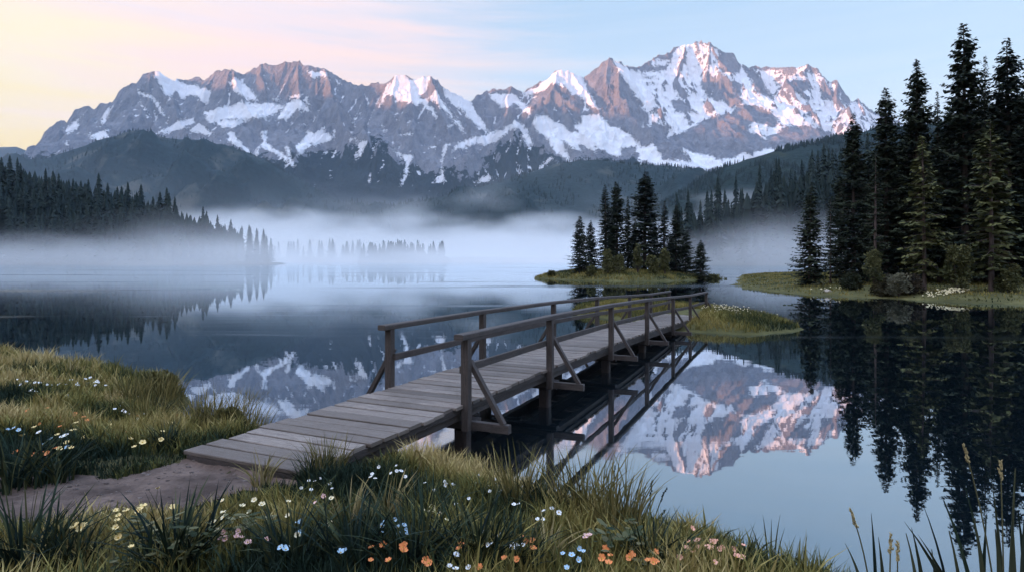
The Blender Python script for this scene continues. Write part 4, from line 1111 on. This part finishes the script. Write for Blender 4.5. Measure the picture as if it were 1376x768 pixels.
# positions below are points on the meadow, read off its plan through the view
fl('white', [(21+i*8.5+fr.uniform(-3,3), 510+fr.uniform(-4,8)) for i in range(13)]+[(105,517),(118,514),(128,517),(130,512)], 'tiny white daisy in the band across the far left bank', 'white daisies across the far left bank', .16, 1.4)
fl('white', [(154,549),(160,545),(163,541),(168,553),(175,555),(184,562),(190,557),(195,555),(165,551)], 'small white daisy by the dark hollow of the left bank', 'white daisies by the dark hollow of the left bank', .16, 1.2)
fl('orange', [(37,551),(64,548),(79,560),(101,555),(112,560),(117,564),(168,573),(239,557),(237,560),(171,578)], 'orange flower scattered in the left meadow', 'orange flowers of the left meadow', .16, 1.15)
fl('yellow', [(102,569),(112,589),(122,590),(183,583),(197,581),(206,578),(98,578)], 'cream yellow flower in the left meadow above the path', 'cream yellow flowers above the path', .16, 1.2)
fl('blue', [(10,577),(18,575),(25,578),(57,597),(68,590),(90,600)], 'pale blue flower on the dark sedge beside the left edge', 'pale blue flowers at the left edge', .25, 1.2)
fl('white', [(52,580),(83,586),(88,584)], 'large whitish flower beside the pale blue ones at the left edge', 'large whitish flowers at the left edge', .25, 1.5)
fl('orange', [(46,611),(55,609),(63,607),(74,602),(21,607),(64,610)], 'orange flower in the cluster at the left edge above the path', 'orange flower cluster above the path', .22, 1.1)
fl('yellow', [(106,693),(101,708),(108,708),(112,705)], 'pale yellow flower standing over the path at the bottom left', 'pale yellow flowers over the path', .30, 1.0)
fl('yellow', [(155,685),(159,693),(157,699),(169,687),(185,686),(192,680),(188,683),(155,708),(159,722),(188,716),(232,682),(212,656),(176,735)], 'pale yellow flower among the dark leaves below the path', 'pale yellow flowers below the path', .28, .85)
fl('cream', [(287,701),(300,688),(325,680),(326,693),(335,689),(352,677),(364,695),(299,688)], 'cream flower in the loose group below the near end of the deck', 'cream flowers below the deck', .24, .85)
fl('pink', [(300,715),(320,713),(317,721),(324,722),(296,724),(303,724),(333,728),(358,725)], 'pale pink flower in the tight group under the cream ones', 'pale pink flowers under the cream ones', .24, .85)
fl('white', [(405,655),(415,645),(418,657),(423,646),(430,642),(443,649),(446,656)], 'small white daisy beside the right edge of the deck', 'white daisies beside the deck', .18, .9)
fl('white', [(500,636),(498,640),(509,627),(504,642),(523,609),(525,635),(533,632),(539,632),(545,640),(532,625)], 'white daisy under the low side of the bridge', 'white daisies under the side of the bridge', .22, 1.0)
fl('white', [(599,651),(609,650),(643,639),(648,645),(659,639),(665,643),(660,652),(666,650),(672,659),(640,649),(655,653),(692,657)], 'white daisy on the bank near the first bridge post', 'white daisies near the first bridge post', .18, .95)
fl('pink', [(434,667),(424,675)], 'pink flower above the straw coloured tufts', 'pink flowers above the straw coloured tufts', .2, .9)
fl('blue', [(512,706),(518,700),(527,702),(531,698),(535,708),(543,705),(546,711),(512,714),(534,717),(547,717)], 'pale blue flower in the cluster right of the straw tufts', 'pale blue cluster right of the straw tufts', .22, .8)
fl('blue', [(377,735),(384,738),(458,742),(463,739),(402,716),(398,702),(404,700)], 'pale blue flower near the bottom left of the bank', 'pale blue flowers near the bottom', .24, 1.0)
fl('orange', [(499,735),(514,731),(541,735),(543,731),(540,740),(572,752),(576,756)], 'orange flower at the bottom of the bank below the blue cluster', 'orange flowers below the blue cluster', .22, .9)
fl('cream', [(567,684),(578,687),(582,685),(590,691),(600,699),(580,681)], 'cream flower left of the pale shore tuft', 'cream flowers in the middle of the bank', .2, .85)
fl('white', [(613,744),(604,760),(612,764),(651,715),(670,719),(629,762),(655,732),(662,731),(693,731),(703,732),(688,735)], 'white flower low at the bottom centre', 'white flowers at the bottom centre', .22, 1.0)
fl('white', [(731,686),(741,683),(751,688),(722,697),(729,697)], 'large white daisy on the dark gap of the shore', 'large white daisies on the shore', .22, 1.0)
fl('orange', [(700,722),(707,727),(716,736),(644,763),(574,758)], 'orange flower left of the bottom straw tuft', 'orange flowers left of the bottom straw tuft', .2, .9)
fl('blue', [(778,737),(784,740),(756,743),(768,745),(777,752),(762,763),(690,735)], 'pale blue flower right of the bottom straw tuft', 'pale blue flowers right of the bottom straw tuft', .2, .8)
fl('pink', [(788,719),(793,718),(786,722)], 'pink flower in the dark tuft by the water', 'pink flowers in the dark tuft by the water', .22, .9)
fl('orange', [(814,738),(809,750),(820,747),(846,748),(849,745),(818,757),(870,752),(878,755),(882,753),(881,742)], 'orange flower low on the shore right of the centre', 'orange flowers low on the shore', .2, .95)
fl('salmon', [(925,728),(937,726),(923,737),(937,735),(932,742),(913,748),(930,710),(950,733),(958,729),(955,736),(962,727),(967,737),(970,735),(986,738),(999,733),(997,748),(960,755),(990,748)], 'salmon flower in the bright group at the right end of the bank', 'salmon flowers at the right end of the bank', .2, .9)
fl('cream', [(965,706),(968,707)], 'cream flower above the salmon flowers', 'cream flowers above the salmon ones', .26, 1.0)

R_ = lambda n, x0, x1, y0, y1: [(fr.uniform(x0, x1), fr.uniform(y0, y1)) for _ in range(n)]
fl('yellow', R_(14, 20, 230, 565, 605), 'cream yellow flower in the left meadow above the path', 'cream yellow flowers above the path', .18, 1.1)
fl('orange', R_(10, 30, 240, 548, 590), 'orange flower scattered in the left meadow', 'orange flowers of the left meadow', .18, 1.1)
fl('white', R_(12, 20, 240, 508, 535), 'tiny white daisy in the band across the far left bank', 'white daisies across the far left bank', .18, 1.3)
fl('white', R_(14, 560, 720, 640, 690), 'white daisy on the bank near the first bridge post', 'white daisies near the first bridge post', .2, .9)
fl('cream', R_(12, 280, 470, 665, 720), 'cream flower in the loose group below the near end of the deck', 'cream flowers below the deck', .24, .85)
fl('orange', R_(8, 480, 720, 725, 765), 'orange flower at the bottom of the bank below the blue cluster', 'orange flowers below the blue cluster', .22, .85)
# small pale blossoms that nobody could count
def blossom_mass(name, hf, pts, n, label, r=.05, seed=3):
    g = np.random.default_rng(seed); P = []
    for cx, cy, rx, ry, k in pts:
        P.append(np.stack([g.normal(cx, rx, int(n*k)), g.normal(cy, ry, int(n*k))], 1))
    P = np.concatenate(P); z = hf(P[:, 0], P[:, 1]); k = z > .1; P, z = P[k], z[k]+g.uniform(.12, .34, k.sum()); m = len(P)
    rows = []
    for j in range(6):
        a = 2*np.pi*j/6; rr = r*g.uniform(.6, 1.2, m); rows.append(np.stack([P[:, 0]+rr*np.cos(a), P[:, 1]+rr*np.sin(a), z+rr*.5*g.uniform(-1, 1, m)], 1))
    rows.append(np.stack([P[:, 0], P[:, 1], z+r*.9], 1)); rows.append(np.stack([P[:, 0], P[:, 1], z-r*.5], 1))
    V = np.stack(rows, 1); b = (np.arange(m)*8)[:, None]
    T = [np.concatenate([b+j, b+(j+1) % 6, b+6], 1) for j in range(6)]+[np.concatenate([b+(j+1) % 6, b+j, b+7], 1) for j in range(6)]
    o = link(name, mesh_np(name, V.reshape(-1, 3), [np.concatenate(T)]), FC['cream']); tag(o, label, 'blossoms', None, 'stuff')
blossom_mass('islet_blossoms', h_islet, [(9.8,28.5,.45,.9,1),(9.2,28,.5,.6,.5)], 70, 'cream blossoms dotted over the top of the islet', .03)
blossom_mass('shore_blossoms', h_rbank, [(28.5,43.4,.5,.3,1),(30.2,43.8,.4,.3,1),(31.2,44.6,.4,.3,.8),(24.9,50,.6,.5,.2)], 60, 'whitish blossoms on the right shore below the olive spruce', .06)

# leafy plant, reeds and seed heads
def leafy(seed, n=26, h=.32, leaf=.075):
    g = np.random.default_rng(seed); Q = []; T = []; st = []
    for i in range(n):
        a = g.uniform(0, 6.28); r = .22*g.random(); H = h*g.uniform(.35, 1); tip = np.array([r*math.cos(a), r*math.sin(a), H])
        st.append(tube([(tip[0]*.3, tip[1]*.3, -.02), (tip[0]*.6, tip[1]*.6, H*.6), tip], [.003, .0025, .0018], 4))
        for k in range(3):
            b = g.uniform(0, 6.28); d = np.array([math.cos(b), math.sin(b), g.uniform(-.1, .4)]); s = np.array([-math.sin(b), math.cos(b), 0]); l = leaf*g.uniform(.6, 1.1)
            c = tip*[1,1,1]-[0,0,g.uniform(0,.06)]
            Q.append(np.stack([c, c+d*l*.3+s*l*.26, c+d*l*.75+s*l*.24, c+d*l, c+d*l*.75-s*l*.24, c+d*l*.3-s*l*.26])); T += [g.random()]*6
    V = np.concatenate(Q); v, f = merge(st)
    return mesh_np('stems', v, [f]), mesh_np('leaves', V, [np.arange(len(V)).reshape(-1, 6)], {'tint': T})
M_LEAF = mat_blade('broad_leaf', [(0, (.015,.028,.016)), (.5, (.05,.058,.025)), (1, (.15,.14,.075))])
for i, (px, py, lab) in enumerate([(195,765,'leafy plant with rounded leaves under the pale yellow flowers'),(250,767,'leafy plant right of the rounded leaved one at the bottom'),(330,750,'leafy plant under the pale pink flowers'),(840,767,'low leafy plant under the orange flowers on the shore')]):
    a, b = leafy(80+i); x, y, z = ground_at(px, py); r = empty('leafy_plant', (x, y, z)); tag(r, lab, 'plant', 'leafy plants at the bottom of the bank')
    link('stems', a, M_STEM, r); link('leaves', b, M_LEAF, r)

def curved(tip_dx, tip_dy, H, n=7, pw=2.0):
    t = np.linspace(0, 1, n); return np.stack([tip_dx*t**pw, tip_dy*t**pw, H*t*(1-.06*t)], 1)
def ribbon(path, w, seed):
    g = np.random.default_rng(seed); n = len(path); t = np.linspace(0, 1, n); a = g.uniform(-.5, .5)
    s = np.array([math.cos(a), math.sin(a), 0]); ww = (w*np.minimum(1, (1-t)*2.2+.03)*(.7+.5*t))[:, None]
    fold = np.array([-s[1], s[0], 0])*w*.35
    V = np.concatenate([path-s*ww, path+fold, path+s*ww]); f = []
    for i in range(n-1): f += [(i, n+i, n+i+1, i+1), (n+i, 2*n+i, 2*n+i+1, n+i+1)]
    return V, np.array(f)
def reed(px_tip, py_tip, px_base, Y, label, head=None, w=.010, seed=0, mat=None, pw=2.0, group='reeds in the bottom right corner'):
    xb = (px_base-HX)/F*Y; zb = float(bank_h(np.array([xb]), np.array([Y]))[0]); zb = max(zb, -.5)
    xt, zt = at(px_tip, py_tip, Y)
    path = curved(xt-xb, 0.05, zt-zb, 9, pw)/[1,1,1]; path[:, 2] *= 1/.94
    if head:
        r = empty('seeding_grass', (xb, Y, zb)); tag(r, label, 'grass', group)
        v, f = tube(path, np.linspace(.0075, .0035, 9), 6); link('stalk', mesh_np('stalk', v, [f], {'tint': np.full(len(v), .7)}, True), mat or M_REED, r)
        g = np.random.default_rng(seed); parts = []
        d = path[-1]-path[-2]; d /= np.linalg.norm(d)
        if head == 'ear':
            for k in range(26):
                t = k/26; c = path[-1]-d*.13*(1-t)+g.normal(0, .004, 3); a = g.uniform(0, 6.28)
                o = np.array([math.cos(a), math.sin(a), 0])*.010+d*.022
                parts.append(tube([c, c+o*.5, c+o], [.003, .0085*(1-.4*t), .0012], 5))
        else:
            for k in range(7):
                t = k/7; c = path[-1]-d*.16*(1-t); a = g.uniform(0, 6.28); o = np.array([math.cos(a), math.sin(a), .6])*.012
                parts.append(tube([c, c+o*.6, c+o*1.3], [.004, .012, .003], 6))
        v, f = merge(parts); link('seed_head', mesh_np('seed_head', v, [f], {'tint': np.full(len(v), 1.0 if head == 'ear' else 0.0)}, True), M_PALEB if head == 'ear' else M_DARKB, r)
    else:
        v, f = ribbon(path, w, seed); g = np.random.default_rng(seed)
        o = link('reed', mesh_np('reed', v, [f], {'tint': np.full(len(v), g.uniform(0, .6))}, True), mat or M_REED); o.location = (xb, Y, zb); tag(o, label, 'reed', group)
    return
gg = 'reeds in the bottom right corner'
reed(1302,600,1345,4.3,'tallest seeding grass stalk leaning left in the bottom right corner','ear',seed=1)
reed(1352,622,1350,4.3,'upright seeding grass stalk beside the right edge','ear',seed=2)
reed(1148,688,1172,4.6,'seeding grass stalk at the left end of the corner reeds','ear',seed=3)
reed(1203,722,1195,4.3,'short thick seeding stalk left of the long reeds','ear',seed=4)
reed(1212,732,1206,4.4,'short seeding stalk just right of the thick one','ear',seed=5)
for i, (tx, ty, bx, Y, w) in enumerate([(1276,676,1320,4.2,.011),(1221,704,1300,4.3,.008),(1240,722,1305,4.4,.008),(1304,655,1335,4.3,.009),(1283,717,1300,4.2,.010),(1317,700,1330,4.2,.011),(1333,695,1318,4.4,.009),
        (1373,632,1355,4.3,.009),(1369,700,1362,4.2,.012),(1376,690,1385,4.3,.010),(1231,712,1248,4.4,.007),(1224,720,1240,4.3,.008),(1176,692,1178,4.5,.005),(1141,734,1165,4.5,.006),(1186,725,1190,4.4,.006),(1243,672,1285,4.5,.004),
        (1346,715,1350,4.1,.012),(1259,742,1262,4.3,.008),(1300,735,1312,4.1,.010),(1390,640,1375,4.2,.012),(1340,648,1352,4.5,.006)]):
    reed(tx, ty, bx, Y, 'long green reed blade in the bottom right corner', None, w*2.5, 10+i, M_REED if i % 3 else M_DARKB)
for i, (px, Y, sc) in enumerate([(1190,4.35,.55),(1262,4.2,.7),(1318,4.1,.95),(1362,4.05,1.0),(1232,4.3,.5)]):
    X = (px-HX)/F*Y; o = link('reed_tuft', clump(90+i, 34, .75, .12, .011, .35), M_REED); o.location = (X, Y, max(float(bank_h(np.array([X]), np.array([Y]))[0]), -.3)); o.scale = (sc,)*3
    tag(o, ['short reed tuft at the foot of the two short seeding stalks','reed tuft in the middle of the corner reeds','dense reed tuft under the tallest seeding stalk','dense reed tuft beside the right edge','low reed tuft left of the long arching blades'][i], 'reed', 'reed tufts in the bottom right corner')
ge = 'grass stalks where the bank ends at the bottom'
for i, (tx, ty, bx, Y) in enumerate([(1011,706,1025,5.5),(1028,693,1032,5.3),(1052,694,1040,5.2),(1058,712,1042,5.3),(1079,728,1066,5.1),(1089,720,1078,5.0),(1083,745,1070,5.0),(1098,756,1080,5.0),(945,704,955,5.7),(1040,700,1036,5.2)]):
    reed(tx, ty, bx, Y, 'slender grass blade where the bank ends at the bottom', None, .007, 60+i, M_REED, group=ge)
gd = 'dark seeding stalks at the water'
reed(827,626,824,6.9,'tall dark stalk with beaded seeds rising over the water','beads',seed=31,mat=M_DARKB,group=gd)
reed(811,640,815,6.9,'shorter dark seeded stalk left of the tall beaded one','beads',seed=32,mat=M_DARKB,group=gd)
reed(878,646,872,6.5,'dark seeded stalk leaning over the water, the left of three','beads',seed=33,mat=M_DARKB,group=gd)
reed(898,656,874,6.5,'dark seeded stalk leaning furthest over the water','beads',seed=34,mat=M_DARKB,group=gd,pw=1.6)
reed(897,686,873,6.4,'lowest dark seeded stalk bending over the water','beads',seed=35,mat=M_DARKB,group=gd,pw=1.5)

# unused prototypes are removed
for k, (h0, protos) in KIND.items():
    for i, p in enumerate(protos):
        if (k, i) not in used:
            for ch in [x for x in COL.objects if x.parent == p]: bpy.data.objects.remove(ch)
            bpy.data.objects.remove(p)

# ================================================================== AIR AND MIST
def box(name, lo, hi, mat, label, kind='stuff', cat=None):
    V = [(x, y, z) for z in (lo[2], hi[2]) for y in (lo[1], hi[1]) for x in (lo[0], hi[0])]
    Fq = [(0,2,3,1),(4,5,7,6),(0,1,5,4),(2,6,7,3),(0,4,6,2),(1,3,7,5)]
    me = bpy.data.meshes.new(name); me.from_pydata(V, [], Fq); o = link(name, me, mat); tag(o, label, cat, None, kind); return o
def build_air():
    m, nt = new_mat('haze_air'); b = NB(nt)
    pv = b.n('ShaderNodeVolumePrincipled'); pv.inputs['Color'].default_value = (.58,.77,1.0,1); pv.inputs['Density'].default_value = 3.6e-5
    pv.inputs['Anisotropy'].default_value = .2
    b.out(vol=pv.outputs[0]); m.cycles.homogeneous_volume = True
    box('haze', (-10950, -6000, -10), (10950, 9900, 2150), m, 'thin blue morning haze filling the valley')
    # mist lying on the lake: thicker low down and in drifting banks
    def mist(name, lo, hi, dens, zs, sc, thr, label, cut, step=1.0, fade=None):
        m, nt = new_mat(name); b = NB(nt); P = b.coord()
        sep = b.n('ShaderNodeSeparateXYZ'); nt.links.new(P, sep.inputs[0]); x, y, z = sep.outputs
        n = b.noise(sc, 3, .55, vec=b.mapping(P, (1, 1, 2.6)))
        top = b.math('MULTIPLY', zs, b.mr(n, .30, .70, .15, 2.1))
        k = b.mr(b.math('DIVIDE', z, top), .25, 1.0, 1.0, 0.0, smooth=True)
        d = b.math('MULTIPLY', k, b.mr(n, thr, thr+.30, .35, 1.0))
        fy = b.mr(y, lo[1], lo[1]+cut, 0, 1, smooth=True)
        d = b.math('MULTIPLY', d, fy)
        if fade is not None: d = b.math('MULTIPLY', d, fade(b, x, y))
        pv = b.n('ShaderNodeVolumePrincipled'); pv.inputs['Color'].default_value = (.985,.992,1.0,1); b.set(pv.inputs['Density'], b.math('MULTIPLY', d, dens))
        b.out(vol=pv.outputs[0]); m.cycles.volume_step_rate = step
        box(name, lo, hi, m, label, 'stuff')
    mist('lake_mist', (-560, 110, .02), (420, 640, 34), .0080, 13.0, .012, .40, 'low white mist drifting over the lake surface', 170, .35)
    mist('valley_mist', (-1600, 642, .02), (1500, 1500, 110), .010, 58.0, .0045, .36, 'bank of pale mist filling the far end of the lake', 140, .35)
    mist('hill_mist', (-3600, 1502, 1), (2300, 3500, 420), .00016, 300.0, .0016, .30, 'thin mist hanging against the foot of the dark foothills', 250, .5)
build_air()

# ================================================================== RENDER
scene.render.engine = 'CYCLES'
c = scene.cycles
c.max_bounces = 8; c.diffuse_bounces = 2; c.glossy_bounces = 3; c.transmission_bounces = 2; c.transparent_max_bounces = 8; c.volume_bounces = 5
c.use_adaptive_sampling = True; c.adaptive_threshold = .02; c.use_denoising = True
c.sample_clamp_indirect = 4; c.caustics_reflective = False; c.caustics_refractive = False
c.volume_max_steps = 256
try: c.denoiser = 'OPENIMAGEDENOISE'
except Exception: pass
vs = scene.view_settings; vs.view_transform = 'Standard'; vs.look = 'None'; vs.gamma = 1; vs.exposure = 0.87; vs.use_curve_mapping = False
